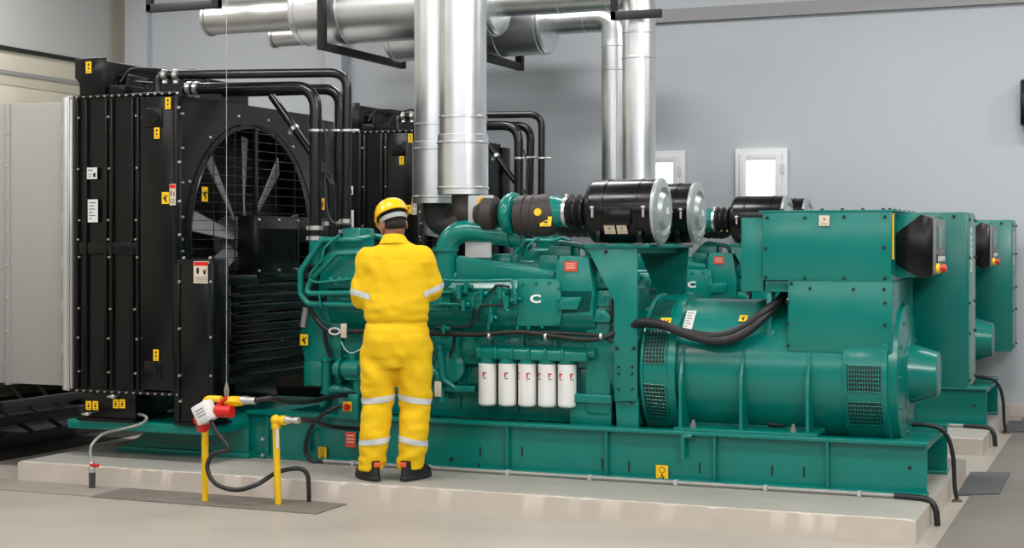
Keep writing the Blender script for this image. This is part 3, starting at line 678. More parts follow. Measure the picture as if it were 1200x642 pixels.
# ---- alternator
AZ = .80; AR = .44
mb = MB()
mb.lathe((4.33, YC, AZ), XP, [(0, .4), (.0, AR), (1.04, AR), (1.04, .453), (1.05, .457), (1.28, .457), (1.29, .445)], 64)
for px in (797, 868, 946):
    x = at(px, 450, .78).x
    pts = [(.78, .455), (.78, .74), (.795, .80), (.86, .95), (.92, .8), (1.0, .5)]
    mb.prism(pts, 'x', x - .009, x + .009); mb.prism([(mir(a), c) for a, c in reversed(pts)], 'x', x - .009, x + .009)
mb.box(4.36, 5.24, .74, .98, .448, .468, .003); mb.box(4.36, 5.24, mir(.98), mir(.74), .448, .468, .003)
mb.box(4.36, 5.24, .98, 1.58, .44, .6); mb.box(4.9, 4.93, .9, 1.0, 1.0, 1.3, .003)
alt = mb.build('alternator', 'teal', G)
for px, py in ((813, 509), (930, 513)):
    mb = MB(); p = at(px, py, .8); mb.cyl((p.x, .79, .468), (p.x, .79, .478), .02, None, 12); mb.cyl((p.x, .79, .478), (p.x, .79, .515), .010, None, 8); mb.cyl((p.x, .79, .478), (p.x, .79, .496), .016, None, 6); mb.build('foot_bolt', 'greyink', alt)
HX = 4.10                                                                    # drive end housing with vents
mb = MB(); mb.lathe((HX, YC, AZ), XP, [(0, .36), (.0, .425), (.03, .455), (.2, .472), (.205, .478), (.25, .478), (.255, .44)], 64)
mb.tube([V((HX + .03, YC - .46 * math.cos(t), AZ + .46 * math.sin(t))) for t in [math.radians(-60 + 6 * k) for k in range(28)]], .012, 8)
de = mb.build('drive_end_housing', 'teal', alt)
def grille(x0, x1, r0, r1, a0, a1, parent, nx, na):
    "curved vent: dark backing with bars standing proud of it"
    b = MB()
    def pt(x, a, e): r = r0 + (r1 - r0) * (x - x0) / (x1 - x0) + e; return V((x, YC - r * math.cos(a), AZ + r * math.sin(a)))
    n_ = 14
    rows = [[b.bm.verts.new(pt(x, a0 + (a1 - a0) * i / n_, .004)) for x in (x0, x1)] for i in range(n_ + 1)]
    for i in range(n_): b.face([rows[i][0], rows[i][1], rows[i + 1][1], rows[i + 1][0]])
    b.m(1)
    for i in range(na + 1): a = a0 + (a1 - a0) * i / na; b.cyl(pt(x0, a, .005), pt(x1, a, .005), .0026, None, 5)
    for j in range(nx + 1): x = x0 + (x1 - x0) * j / nx; b.tube([pt(x, a0 + (a1 - a0) * i / 10, .005) for i in range(11)], .0024 if 0 < j < nx else .005, 5)
    return b.build('vent_grille', ['ink', 'teal'], parent)
D = math.radians
g_r = lambda x: .455 + .017 * (x - HX - .03) / .17
grille(HX + .045, HX + .185, g_r(HX + .045), g_r(HX + .185), D(46), D(68), alt, 6, 8); grille(HX + .035, HX + .185, g_r(HX + .035), g_r(HX + .185), D(6), D(33), alt, 7, 9); grille(HX + .035, HX + .185, g_r(HX + .035), g_r(HX + .185), D(-38), D(-10), alt, 7, 9)
mb = MB()                                                                    # far end bearing housing and cone
mb.lathe((5.60, YC, AZ), XP, [(0, .44), (0, .468), (.03, .468), (.035, .44), (.08, .42), (.09, .37), (.10, .25), (.11, .22)], 56)
mb.lathe((5.69, YC, AZ), XP, [(0, .24), (.015, .24), (.02, .185), (.18, .135), (.185, .12)], 40)
ne = mb.build('bearing_housing', 'teal', alt)
bolts('housing_bolt', 'teal', alt, [((5.685, YC + .36 * math.cos(2 * PI * k / 12), AZ + .36 * math.sin(2 * PI * k / 12)), XP, .013, .015) for k in range(12)])
gx0, gx1 = at(992, 455, .83).x, at(1036, 455, .83).x
grille(gx0, gx1, .457, .457, D(-10), D(9), alt, 14, 6); grille(gx0, gx1, .457, .457, D(-38), D(-18), alt, 14, 6)
bolts('housing_bolt', 'teal', alt, [((5.385, YC - .457 * math.cos(D(a)), AZ + .457 * math.sin(D(a))), (0, -math.cos(D(a)), math.sin(D(a))), .01, .012) for a in (-40, -15, 10, 24)])
decal('warning_label', (HX + .16, YC - .476 * math.cos(D(39)), AZ + .476 * math.sin(D(39))), XP, (0, -math.cos(D(38)), math.sin(D(38))), .07, .07, 'y_hand', alt)
decal('data_label', (HX + .30, YC - .445 * math.cos(D(45)), AZ + .445 * math.sin(D(45))), XP, (0, -math.cos(D(45)), math.sin(D(45))), .06, .16, 'w_text', alt, 'white data label')
decal(WARN, at(872, 373, 1.0) + V((0, -.02, 0)), XP, (0, -.6, .8), .05, .06, 'y_hand', alt)
# power cables
for dy, dz, nm in ((0, 0, 0), (.035, .03, 1)):
    b = MB(); b.tube(smoothpath([at(728, 392 - 8 * nm, .9), at(750, 378 + nm, .79 + dy), at(775, 380 + nm, .775 + dy), at(805, 392 - nm * 2, .775 + dy), at(840, 400 - nm * 6, .78 + dy), at(870, 392 - nm * 8, .8 + dy), at(897, 370 - nm * 6, .87), at(917, 348, 1.0), at(924, 330, 1.05)]), .027, 12); b.build('power_cable', 'rubber', G)

# ---- terminal box and control panel
TY = .86; TB = 2.2
mb = MB()
mb.box(4.885, 5.65, TY, TB, 1.37, 1.785, .006); mb.box(5.04, 5.655, TY - .002, 1.75, .945, 1.375, .004); mb.box(4.745, 4.90, TY + .03, TB - .05, 1.30, 1.75, .006); mb.box(4.88, 5.05, TY + .03, 1.7, 1.30, 1.375, .004)
mb.box(4.88, 5.652, TY - .006, TY + .01, 1.372, 1.377); mb.box(4.86, 5.67, TY - .005, TB, 1.78, 1.792, .003)
tb = mb.build('terminal_box', 'teal', G)
bolts('cover_screw', 'ink', tb, [(at(px, py, TY - .004), YM, .0095, .008) for px, py in ((899, 255), (943, 255), (989, 254), (1037, 254), (943, 326), (989, 326), (1037, 326), (927, 332), (949, 338), (1000, 339), (1036, 339), (923, 354), (923, 379), (923, 405), (1037, 355), (1037, 381), (1037, 408), (897, 291), (1036, 290), (897, 325))])
bolts('cover_screw', 'ink', tb, [((5.0 + k * .12, TY + .03, 1.79), ZP, .011, .012) for k in range(6)] + [((5.63, TY + .08 + k * .2, 1.79), ZP, .011, .012) for k in range(6)])
decal(WARN, at(966, 258.5, TY - .008), XP, YM, .062, .062, 'c_text', tb, 'pale yellow warning label')
b = MB(); b.box(5.654, 5.662, TY + .015, TY + .035, 1.50, 1.77); b.build('edge_strip', 'yellow', tb)
# control panel: funnel-backed black case looking out of the end
cp = MB(); y0, y1 = 1.02, 1.5
def px_(p, y): q = at(p[0], p[1], y); return q
pr = [(5.655, 1.655), (5.80, 1.765), (5.865, 1.74), (5.865, 1.405), (5.80, 1.385), (5.655, 1.47)]
cp.prism(pr, 'y', y0, y1, .004)
ctrl = cp.build('control_panel', 'black', G)
b = MB(); b.box(5.865, 5.885, y0 + .01, y1 - .01, 1.42, 1.735, .006); b.m(1).box(5.885, 5.892, y0 + .06, y1 - .1, 1.56, 1.7, .002); b.m(2).box(5.885, 5.89, y0 + .04, y1 - .05, 1.47, 1.53, .002)
for k in range(4): b.m(3).box(5.89, 5.896, y0 + .06 + k * .09, y0 + .1 + k * .09, 1.485, 1.515, .002)
b.build('control_face', ['panelgrey', 'screen', 'black', 'whiteplastic'], ctrl)
b = MB(); b.m(1).cyl((5.885, 1.06, 1.445), (5.905, 1.06, 1.445), .03, None, 16); b.m(0).cyl((5.90, 1.06, 1.445), (5.925, 1.06, 1.445), .012, None, 12); b.cyl((5.92, 1.06, 1.445), (5.94, 1.06, 1.445), .026, .022, 16); b.build('emergency_stop', ['red', 'yellow'], ctrl)
b = MB(); b.box(5.885, 5.9, 1.14, 1.17, 1.43, 1.46, .003); b.cyl((5.89, 1.3, 1.445), (5.915, 1.3, 1.445), .015, None, 12); b.build('key_switch', 'yellow', ctrl)
b = MB(); b.box(5.65, 5.80, y0 + .03, TB - .1, 1.39, 1.77, .005); b.build('panel_bracket', 'teal', tb)
# tall output box on the far side
b = MB(); b.box(5.32, 5.945, 2.2, 2.66, .64, 1.80, .005); b.box(5.935, 5.953, 2.21, 2.65, .66, 1.785, .003)
ob_ = b.build('output_box', 'teal', G)
bolts('cover_screw', 'ink', ob_, [((5.953, y, z), XP, .011, .01) for z in (.69, 1.0, 1.2, 1.5, 1.75) for y in (2.24, 2.62)] + [((5.86, 2.2, 1.77), YM, .012, .01)])
decal('data_label', (5.954, 2.34, 1.55), (0, 1, 0), XP, .1, .3, 'w_text', ob_, 'tall white label')
decal('red_tag', at(411, 515, SF - .002), XP, YM, .075, .1, 'o_text', skid, 'red tag hanging on the skid')

# ---------------------------------------------------------------- second set further back
DY = 3.68
G2 = copy_tree(G); G2.location = G.location + V((0, DY, 0))
G2['label'] = 'far teal diesel generator set, behind the near one and by the back wall'

# ================================================================== plinths, floor
for k in range(2):
    o = MB(); y = k * DY
    n_ = 150; rings = []                                                   # cast block with worn, chipped arrises
    rr_ = [(random.uniform(.002, .006) + (random.uniform(.004, .013) if random.random() < .22 else 0), random.uniform(.003, .01) + (random.uniform(.006, .022) if random.random() < .25 else 0)) for i in range(n_ + 1)]
    for i in range(n_ + 1):
        x = 5.905 * i / n_; c, c2 = rr_[i]; e = .006 if i in (0, n_) else 0
        rings.append([o.bm.verts.new(p) for p in ((x, y + e, 0), (x, y + e, .13 - c - e), (x, y + c2 + e, .13 - e), (x, y + .05, .13 - e), (x, 2.5 + y, .13 - e), (x, 2.5 + y, 0))])
    o.skin(rings)
    for f in o.bm.faces:
        if all(v.co.z > .118 for v in f.verts) and max(v.co.y for v in f.verts) > y + .04: f.material_index = 1
    ob = o.build('concrete_plinth', ['concrete', 'concretetop'])
    tag(ob, ('low chipped concrete plinth under the near generator and the worker', 'low concrete plinth under the far generator')[k], 'plinth', 'concrete plinths')
fl = MB(); fl.box(-4, 12, -13, 6.6, -.1, 0); struct(fl, 'floor', 'floor')
o = MB(); o.prism([(6.03, -13), (12, -13), (12, 6.5), (6.0, 6.5)], 'z', 0, .003); struct(o, 'floor_walkway', 'darkfloor')
o = MB(); o.box(-3.9, -.72, -4, 6.5, 0, .006); struct(o, 'floor_pit', 'pit')
for x0, x1, y0, y1, lab in ((-.7, .9, -.38, -.03, 'grey trench cover plate in front of the plinth, left of the braided hose'), (.91, 2.52, -.40, -.03, 'grey trench cover plate around the feet of the two yellow pipes')):
    o = MB(); o.box(x0, x1, y0, y1, 0, .008, .002)
    tag(o.build('trench_cover', 'plategrey' if x0 < 0 else 'plate'), lab, 'cover plate', 'steel trench covers')
for q, lab in (([(1121, 581), (1171, 580), (1184, 555), (1126, 554)], 'charcoal cover plate on the pale floor strip beside the near plinth'), ([(1174, 507), (1212, 507), (1222, 494), (1178, 494)], 'charcoal cover plate on the pale floor strip beside the far plinth')):
    o = MB(); o.prism([(max(5.912, floor_at(*p).x), floor_at(*p).y) for p in q], 'z', .003, .012)
    tag(o.build('trench_cover', 'platedark'), lab, 'cover plate', 'steel trench covers')

# ================================================================== room
WY = 6.55
w = MB(); w.box(-4.1, 12, WY, WY + .2, 0, 5.2); struct(w, 'wall_back', 'wallp')
w = MB(); w.m(0).box(-4.1, -3.9, -13, WY, 3.63, 5.2); w.m(1).box(-4.1, -3.93, -13, WY, 0, 3.63)
w.m(2).box(-3.96, -3.90, -13, 6.2, 3.35, 3.39); w.m(3).box(-3.95, -3.89, -13, 6.2, 3.60, 3.64)
for k in range(11): w.m(1).box(-3.94, -3.918, -13, 6.2, .04 + k * .32, .35 + k * .32, .004)
struct(w, 'wall_left', ['lintel', 'beige', 'greyline', 'blackstrip'])
w = MB(); w.box(-3.9, -3.86, 6.22, WY, 0, 5.2); struct(w, 'trim_1', 'brown')
w = MB(); w.box(-1.2, -1.0, WY - .16, WY, 0, 5.2); struct(w, 'trim_2', 'wallp')
w = MB(); w.box(-3.86, -3.55, WY - .1, WY, 0, 5.2); struct(w, 'trim_3', 'wallp')
w = MB(); w.box(-1.0, 12, WY - .06, WY, 3.80, 3.93); struct(w, 'trim_4', 'beam')
w = MB(); w.box(-4, 12, WY - .02, WY, 0, .12, .004); struct(w, 'baseboard_back', 'concrete')
w = MB(); w.box(-4.1, 12, -13, WY + .2, 5.2, 5.3); struct(w, 'ceiling', 'ceil')
for i, (x0, x1, z0, z1) in enumerate(((2.28, 2.80, 1.62, 2.515), (3.31, 3.825, 1.62, 2.52))):
    w = MB(); y = WY
    for (a, b_, c, d) in ((x0, x0 + .06, z0, z1), (x1 - .06, x1, z0, z1), (x0 + .06, x1 - .06, z1 - .06, z1), (x0 + .06, x1 - .06, z0, z0 + .06)): w.box(a, b_, y - .05, y, c, d, .005)
    for (a, b_, c, d) in ((x0 + .05, x0 + .115, z0 + .05, z1 - .05), (x1 - .115, x1 - .05, z0 + .05, z1 - .05), (x0 + .115, x1 - .115, z1 - .115, z1 - .05), (x0 + .115, x1 - .115, z0 + .05, z0 + .115)): w.box(a, b_, y - .075, y - .01, c, d, .006)
    wo = struct(w, 'window_%d' % (i + 1), 'frame')
    g_ = MB(); g_.box(x0 + .11, x1 - .11, y - .045, y - .03, z0 + .11, z1 - .11); g_.build('window_pane', 'glow', wo)
    h = MB(); h.box(x1 - .055, x1 - .04, y - .095, y - .05, z1 - .25, z1 - .15, .004); h.build('window_hinge', 'whiteplastic', wo)
    h = MB(); h.box(x0 + .075, x0 + .09, y - .1, y - .07, z0 + .3, z0 + .42, .005); h.build('window_handle', 'whiteplastic', wo)

# ================================================================== radiator ducts to the left wall
def duct(dy, lab):
    t = thing('air_duct', (-1.5, 1.28 + dy, .6), lab, 'duct', 'grey radiator air ducts')
    b = MB(); b.box(-3.88, .19, .30 + dy, 2.26 + dy, .615, 2.565, .006)
    for x in (-.33, -.95, -1.55, -2.15): b.box(x - .02, x + .02, .288 + dy, 2.272 + dy, .605, 2.575, .004)
    b.build('duct_body', 'duct', t)
    b = MB(); b.box(.185, .215, .27 + dy, 2.29 + dy, .585, 2.595, .004); b.cyl((.185, .275 + dy, .59), (.185, .275 + dy, 2.59), .022, None, 14); b.box(.212, .228, .285 + dy, 2.27 + dy, .6, 2.58, .002); b.build('duct_flange', 'zinc', t)
    bolts('duct_rivet', 'zinc', kids(t)[0], [((-.33, .288 + dy, .75 + k * .23), YM, .008, .006) for k in range(8)])
    for k in range(6): b = MB(); b.box(.13, .145, .294 + dy, .302 + dy, .8 + k * .3, .9 + k * .3, .002); b.build('duct_clip', 'zinc', t)
duct(0, 'pale grey sheet metal air duct left of the near radiator')
duct(DY, 'grey sheet metal air duct on the far radiator, mostly hidden')

# lattice rail on the floor below the duct
def lattice(x, y0, y1, z0, z1, lab):
    b = MB(); b.box(x - .03, x + .03, y0, y1, z0, z0 + .085, .004); b.box(x - .03, x + .03, y0, y1, z1 - .07, z1, .004)
    y = y0
    while y < y1 - .3:
        p0, p1 = V((x, y, z1 - .03)), V((x, y + .3, z0 + .05)); b.cyl(p0, p1, .018, None, 8); y += .36
    tag(b.build('lattice_rail', 'darksteel'), lab, 'rail', 'dark steel rails under the duct')
lattice(-1.2, -1.5, 4.2, .006, .24, 'dark steel lattice rail on the black floor sheet, nearest the plinth')
lattice(-2.0, -1.5, 4.6, .006, .24, 'dark steel lattice rail on the black floor sheet, middle of three')
lattice(-2.8, -1.5, 5.0, .006, .34, 'dark steel lattice rail on the black floor sheet, farthest left')

# ================================================================== exhaust chimneys of the near set
def chimney(c, r, rb, z0, zs, z1, lab, name='exhaust_stack', rings=()):
    t = thing(name, (c[0], c[1], z0), lab, 'exhaust pipe', 'galvanised exhaust stacks')
    b = MB(); b.lathe((c[0], c[1], zs - .02), ZP, [(0, r * .9), (0, r), (z1 - zs, r)], 44)
    for z in rings: b.lathe((c[0], c[1], z), ZP, [(0, r), (.004, r + .006), (.014, r + .006), (.018, r)], 44, False, False)
    b.build('upper_pipe', 'galv', t)
    if rb:
        b = MB(); b.lathe((c[0], c[1], z0), ZP, [(0, rb * .6), (0, rb), (zs - z0, rb), (zs - z0 + .006, rb * .9)], 44)
        for z in (z0 + .035, zs - .06): b.lathe((c[0], c[1], z), ZP, [(0, rb), (.004, rb + .006), (.014, rb + .006), (.018, rb)], 44, False, False)
        b.build('lower_sleeve', 'galv', t)
    return t
p = at(542.5, 228, 1.02); chimney((p.x, 1.02), .157, .169, at(543, 228, 1.0).z, at(543, 157, .9).z, 5.2, 'thicker bright metal exhaust stack, front one of the pair above the worker', rings=(2.42, 3.4))
p = at(512.5, 232, 1.55); chimney((p.x, 1.55), .163, .176, at(505, 238, 1.45).z, at(500, 166, 1.45).z, 5.2, 'bright metal exhaust stack half hidden behind the front one above the worker', rings=(2.42, 3.4))
# far set: stack, bend, horizontal pipe, silencer, tail pipe
def far_line(y, zc, xs, r, xs0, xs1, rs, xt, rt, lab1, zb):
    t = thing('exhaust_silencer', (xs0, y, zc), lab1, 'exhaust silencer', 'exhaust lines of the far generator')
    b = MB(); b.tube(fillet([V((xs, y, zb)), V((xs, y, zc)), V((xs1 - .02, y, zc))], .17, 12), r, 32)
    for z in (zb + .05, 3.2, 3.42): b.lathe((xs, y, z), ZP, [(0, r), (.004, r + .006), (.014, r + .006), (.018, r)], 32, False, False)
    for x in (xs - .3, xs - .75): b.lathe((x, y, zc), XP, [(0, r), (.004, r + .006), (.014, r + .006), (.018, r)], 32, False, False)
    b.lathe((xs, y, zb - .01), ZP, [(0, r * .6), (0, r + .012), (.06, r + .012), (.06, r)], 32)
    b.build('inlet_pipe', 'galv', t)
    b = MB(); b.lathe((xs0, y, zc), XP, [(0, rt), (.0, rs - .02), (.02, rs), (xs1 - xs0 - .02, rs), (xs1 - xs0, rs - .02), (xs1 - xs0, r)], 48)
    for x in (xs0 + .05, xs0 + .5, xs1 - .5, xs1 - .07): b.lathe((x, y, zc), XP, [(0, rs), (.004, rs + .008), (.016, rs + .008), (.02, rs)], 48, False, False)
    b.build('silencer_drum', 'galv', t)
    b = MB(); b.lathe((xt, y, zc), XP, [(0, rt), (xs0 - xt + .01, rt)], 32)
    for x in (xs0 - .09, xs0 - .05): b.lathe((x, y, zc), XP, [(0, rt), (.006, rt + .012), (.016, rt + .012), (.022, rt)], 32, False, False)
    b.lathe((xt - .02, y, zc), XP, [(0, rt * .8), (0, rt + .012), (.03, rt + .012), (.03, rt)], 32)
    b.build('tail_pipe', 'galv_dull', t)
far_line(4.55, 3.79, at(749, 100, 4.55).x, .146, -.42, 1.62, .31, -1.45, .155, 'front exhaust silencer line under the ceiling, its pipe rising from the far generator', 1.93)
far_line(5.35, 3.70, at(721, 100, 5.35).x, .128, .15, 1.80, .31, -1.2, .1, 'rear exhaust silencer line under the ceiling, hung behind the front one', 1.93)
def hanger(x, y0, y1, z, lab, zt=5.2, both=True):
    b = MB(); b.box(x - .03, x + .03, y0, y1, z - .07, z, .003); b.box(x - .035, x + .035, y0 - .02, y0 + .05, z - .07, zt, .003); b.box(x - .035, x + .035, y1 - .05, y1 + .02, z - .07, zt, .003)
    tag(b.build('pipe_hanger', 'steelblack'), lab, 'bracket', 'black steel pipe hangers')
hanger(.0, 4.16, 5.85, 3.45, 'black steel U hanger under the silencers, left of the bright stacks')
hanger(1.3, 4.16, 5.85, 3.375, 'black steel U hanger under the silencers, right of the bright stacks')
b = MB(); q0, q1 = at(716, 14, 4.3), at(775, 12, 4.3); b.box(q0.x, q1.x, 4.28, 4.33, q0.z - .07, q0.z, .003); b.box(q0.x, q0.x + .05, 4.28, 4.34, q0.z - .07, 5.2, .003)
tag(b.build('pipe_hanger', 'steelblack'), 'black steel bracket at the pipe bends above the far generator', 'bracket', 'black steel pipe hangers')
b = MB(); q0, q1 = at(172, 4, 4.2), at(257, 8, 4.2); b.box(q0.x, q1.x, 4.18, 4.24, q1.z - .01, q1.z + .07, .006); b.box(q1.x - .07, q1.x, 4.17, 4.25, q1.z - .012, 5.2, .004); b.box(q0.x, q0.x + .06, 4.18, 4.24, q1.z, 5.2, .004)
tag(b.build('pipe_hanger', 'steelblack'), 'black steel hanger at the upper left, near the tail pipe end', 'bracket', 'black steel pipe hangers')

# wall box at the right edge
b = MB(); b.box(5.985, 6.25, WY - .22, WY, 2.66, 3.08, .02); b.box(6.0, 6.2, WY - .235, WY - .2, 2.7, 3.04, .006)
tag(b.build('wall_box', 'black'), 'dark box fixed high on the back wall at the right edge', 'box')

# ================================================================== fuel pipes, hoses, cables by the plinth
t = thing('fuel_pipe', (1.663, -.27, .008), 'yellow upright fuel pipe with red valve and grey box, left of the two', 'pipe', 'yellow fuel pipes')
X1, Y1 = 1.665, -.27; zt = at(240, 503, Y1).z
b = MB(); b.cyl((X1, Y1, .008), (X1, Y1, zt + .1), .021, None, 18); b.tube(fillet([V((X1, Y1, zt + .08)), V((X1, Y1, zt + .19)), V((X1 + .12, Y1, zt + .19))], .04), .021, 14)
b.lathe((X1, Y1, .35), ZP, [(0, .021), (.0, .023), (.02, .023), (.02, .021)], 18)
v0 = at(275, 470, Y1); b.cyl((v0.x - .06, Y1, v0.z), (v0.x + .06, Y1, v0.z), .026, None, 14); b.lathe((v0.x - .03, Y1, v0.z), XP, [(0, .034), (.06, .034)], 6); b.build('riser', 'ypipe', t)
b = MB(); p = at(238, 500, Y1); b.lathe(p + V((0, 0, -.03)), ZP, [(0, .025), (.0, .034), (.05, .045), (.055, .06), (.085, .06), (.09, .04)], 20); b.build('red_valve', 'red', t)
b = MB(); c = at(241, 483, Y1 - .05); R = Matrix.Rotation(math.radians(-28), 3, 'Y')
u, n_ = R @ V((1, 0, 0)), R @ V((0, 0, 1)); b.fbox(c, u, (0, 1, 0), n_, -.06, .06, -.05, .04, -.062, .062, .012); b.fbox(c, u, (0, 1, 0), n_, -.045, .045, -.055, -.045, -.047, .047, .003)
bx = b.build('valve_box', 'whiteplastic', t)
b = MB(); 
for k in range(3): b.fbox(c, u, (0, 1, 0), n_, -.03, .03, -.0565, -.055, .02 - k * .02, .026 - k * .02)
b.build('box_lettering', 'greyink', bx)
b = MB(); a_, c_ = at(252, 478, Y1 - .02), at(266, 466, Y1 - .02); b.cyl(a_, c_, .012, .014, 10); b.build('lever', 'red', t)
p0, p1 = at(288, 469, Y1), at(300, 469, Y1)
b = MB(); b.lathe(p0 + V((-.03, 0, 0)), XP, [(0, .018), (0, .026), (.05, .026), (.05, .022), (.1, .022)], 12); b.build('hose_coupling', 'zinc', t)
b = MB(); b.tube(smoothpath([p1, at(318, 467, Y1 + .05), at(338, 471, .0), at(365, 470, .3), at(400, 463, .66), at(440, 462, .9)]), .017, 10); b.build('flexible_hose', 'hose', t)
b = MB(); b.tube(smoothpath([at(246, 490, Y1 - .06), at(254, 506, Y1 - .07), at(268, 526, Y1 - .08), at(250, 532, Y1 - .08), at(243, 548, Y1 - .08), at(252, 566, Y1 - .08), at(275, 574, Y1 - .06), at(300, 568, Y1 - .03), at(326, 553, -.14), at(350, 549, -.08), at(360, 556, -.06), at(362, 575, -.06), V((at(362, 575, -.06).x, -.06, .01))]), .014, 10); b.build('signal_cable', 'hose', t)

t = thing('fuel_pipe', (2.147, -.21, .008), 'plain yellow upright fuel pipe with elbow on top, right of the two', 'pipe', 'yellow fuel pipes')
X2, Y2 = 2.147, -.21; pt = at(323, 492, Y2); pb = V((X2, Y2, .008))
b = MB(); b.tube(fillet([pb, pt, pt + V((.1, 0, .0))], .02), .021, 16); b.lathe(pt + V((.003, 0, -.05)), ZP, [(0, .022), (0, .03), (.03, .03), (.03, .025)], 16); b.ball(pt + V((0, 0, -.0)), .033, .033, .033, 12); b.lathe(pt + V((.04, 0, 0)), XP, [(0, .03), (.03, .03)], 16); b.build('riser', 'ypipe', t)
b = MB(); q = at(337, 492, Y2); b.lathe(q + V((-.02, 0, 0)), XP, [(0, .02), (0, .024), (.04, .024), (.04, .018), (.07, .018), (.07, .022), (.1, .022)], 12); b.build('hose_coupling', 'zinc', t)
p = at(325, 512, Y2 - .022); b = MB(); b.box(p.x - .008, p.x + .01, p.y - .003, p.y, p.z - .07, p.z + .05); b.build('pipe_sticker', 'paper', t)
b = MB(); b.tube(smoothpath([at(344, 491, Y2), at(365, 493, -.05), at(385, 499, .25), at(410, 502, .5), at(440, 502, .69), at(470, 500, .85)]), .016, 10); b.build('flexible_hose', 'hose', t)

# pull wire with red weight
t = thing('pull_wire', tuple(at(266, 480, Y1 + .02)), 'thin vertical steel wire with a red weight, hanging to the valve', 'wire')
b = MB(); p = at(265.5, 462, Y1 + .02); b.cyl(p, (p.x, p.y, 5.2), .0019, None, 6); b.tube(smoothpath([p + V((0, 0, .07)), p + V((-.012, 0, .02)), p + V((0, 0, -.03)), p + V((.012, 0, .02)), p + V((0, 0, .07))], 4), .005, 6); b.cyl(p + V((-.015, 0, -.03)), p + V((.02, 0, -.045)), .012, None, 10); b.build('wire', 'braid', t)
b = MB(); q = at(263, 482, Y1 - .03); b.cyl(q + V((-.055, 0, 0)), q + V((.055, 0, 0)), .038, None, 20); b.cyl(q + V((0, .02, .03)), q + V((0, .04, .09)), .006, None, 8); b.build('weight', 'red', t)

# braided drain hose at the left
t = thing('braided_hose', tuple(floor_at(108, 573)), 'thin braided steel hose with red lever tap, left of the yellow pipes', 'hose')
hp = floor_at(108, 573); hy = hp.y
b = MB(); b.tube(smoothpath([at(107, 540, hy), at(106, 528, hy), at(109, 519, hy + .02), at(122, 508, .0), at(142, 503, .15), at(164, 497, .26), at(172, 490, .27), at(166, 486, .3), at(157, 486, .4)]), .0095, 8); b.tube(smoothpath([at(160, 486, .42), at(180, 484, .6), at(207, 480, .75)]), .016, 8); b.build('hose', 'braid', t)
b = MB(); b.cyl((hp.x, hy, .008), (hp.x, hy, at(107, 552, hy).z), .02, .022, 14); b.build('floor_stub', 'darksteel', t)
b = MB(); b.lathe((hp.x, hy, at(107, 553, hy).z), ZP, [(0, .02), (.0, .026), (.03, .026), (.035, .017), (.06, .017), (.065, .012), (.09, .012)], 12); b.build('tap_body', 'zinc', t)
b = MB(); p = at(112, 545, hy - .03); b.box(p.x - .035, p.x + .03, hy - .04, hy - .028, p.z - .01, p.z + .01, .003); b.build('tap_lever', 'red', t)

# conduit along the skid and cables to the floor
def cables(dy, lab1, lab2):
    b = MB(); zc = .146; yy = .66 + dy
    t = thing('floor_conduit', (3.8, yy, .13), lab1, 'conduit', 'grey conduits along the skids')
    c0 = at(376, 542, .66).x if dy == 0 else 2.0
    b.cyl((c0, yy, zc), (5.72, yy, zc), .012, None, 10); b.build('conduit_pipe', 'duct', t)
    for x in (2.2, 2.75, 3.3, 3.85, 4.4, 4.95, 5.5): b = MB(); b.box(x - .012, x + .012, yy - .022, yy + .02, .1305, .162, .003); b.build('conduit_clip', 'greyplate', t)
    b = MB(); b.tube(smoothpath([V((5.70, yy, zc)), V((5.82, yy - .02, zc)), V((5.90, yy - .05, .14)), V((5.935, yy - .06, .09)), V((5.945, yy - .06, .004))]), .018, 10)
    b.build('flexible_end', 'hose', t)
    if dy == 0: b = MB(); b.tube(smoothpath([V((c0 + .02, yy, zc)), at(368, 541, .66), at(358, 530, .66), at(361, 510, .66), at(371, 492, .66), at(392, 478, .68), at(420, 471, .8)]), .014, 10); b.build('flexible_end', 'hose', t)
    t = thing('earth_cable', (5.93, 1.5 + dy, .003), lab2, 'cable', 'black cables at the skid ends')
    b = MB(); b.tube(smoothpath([V((4.9, .96 + dy, .49)), V((5.3, 1.1 + dy, .46)), V((5.6, 1.42 + dy, .468)), V((5.8, 1.47 + dy, .465)), V((5.89, 1.5 + dy, .41)), V((5.93, 1.5 + dy, .28)), V((5.94, 1.5 + dy, .1)), V((5.955, 1.5 + dy, .004))]), .0135, 10); b.build('cable', 'hose', t)
    b = MB(); b.lathe((5.955, 1.5 + dy, .0), ZP, [(0, .035), (.008, .03), (.014, .016)], 14); b.build('floor_seal', 'rust', t)
cables(0, 'thin grey conduit clipped to the near plinth along the skid', 'black cable looping off the right end of the near skid')
cables(DY, 'thin grey conduit clipped to the far plinth along the skid', 'black cable looping off the right end of the far skid')

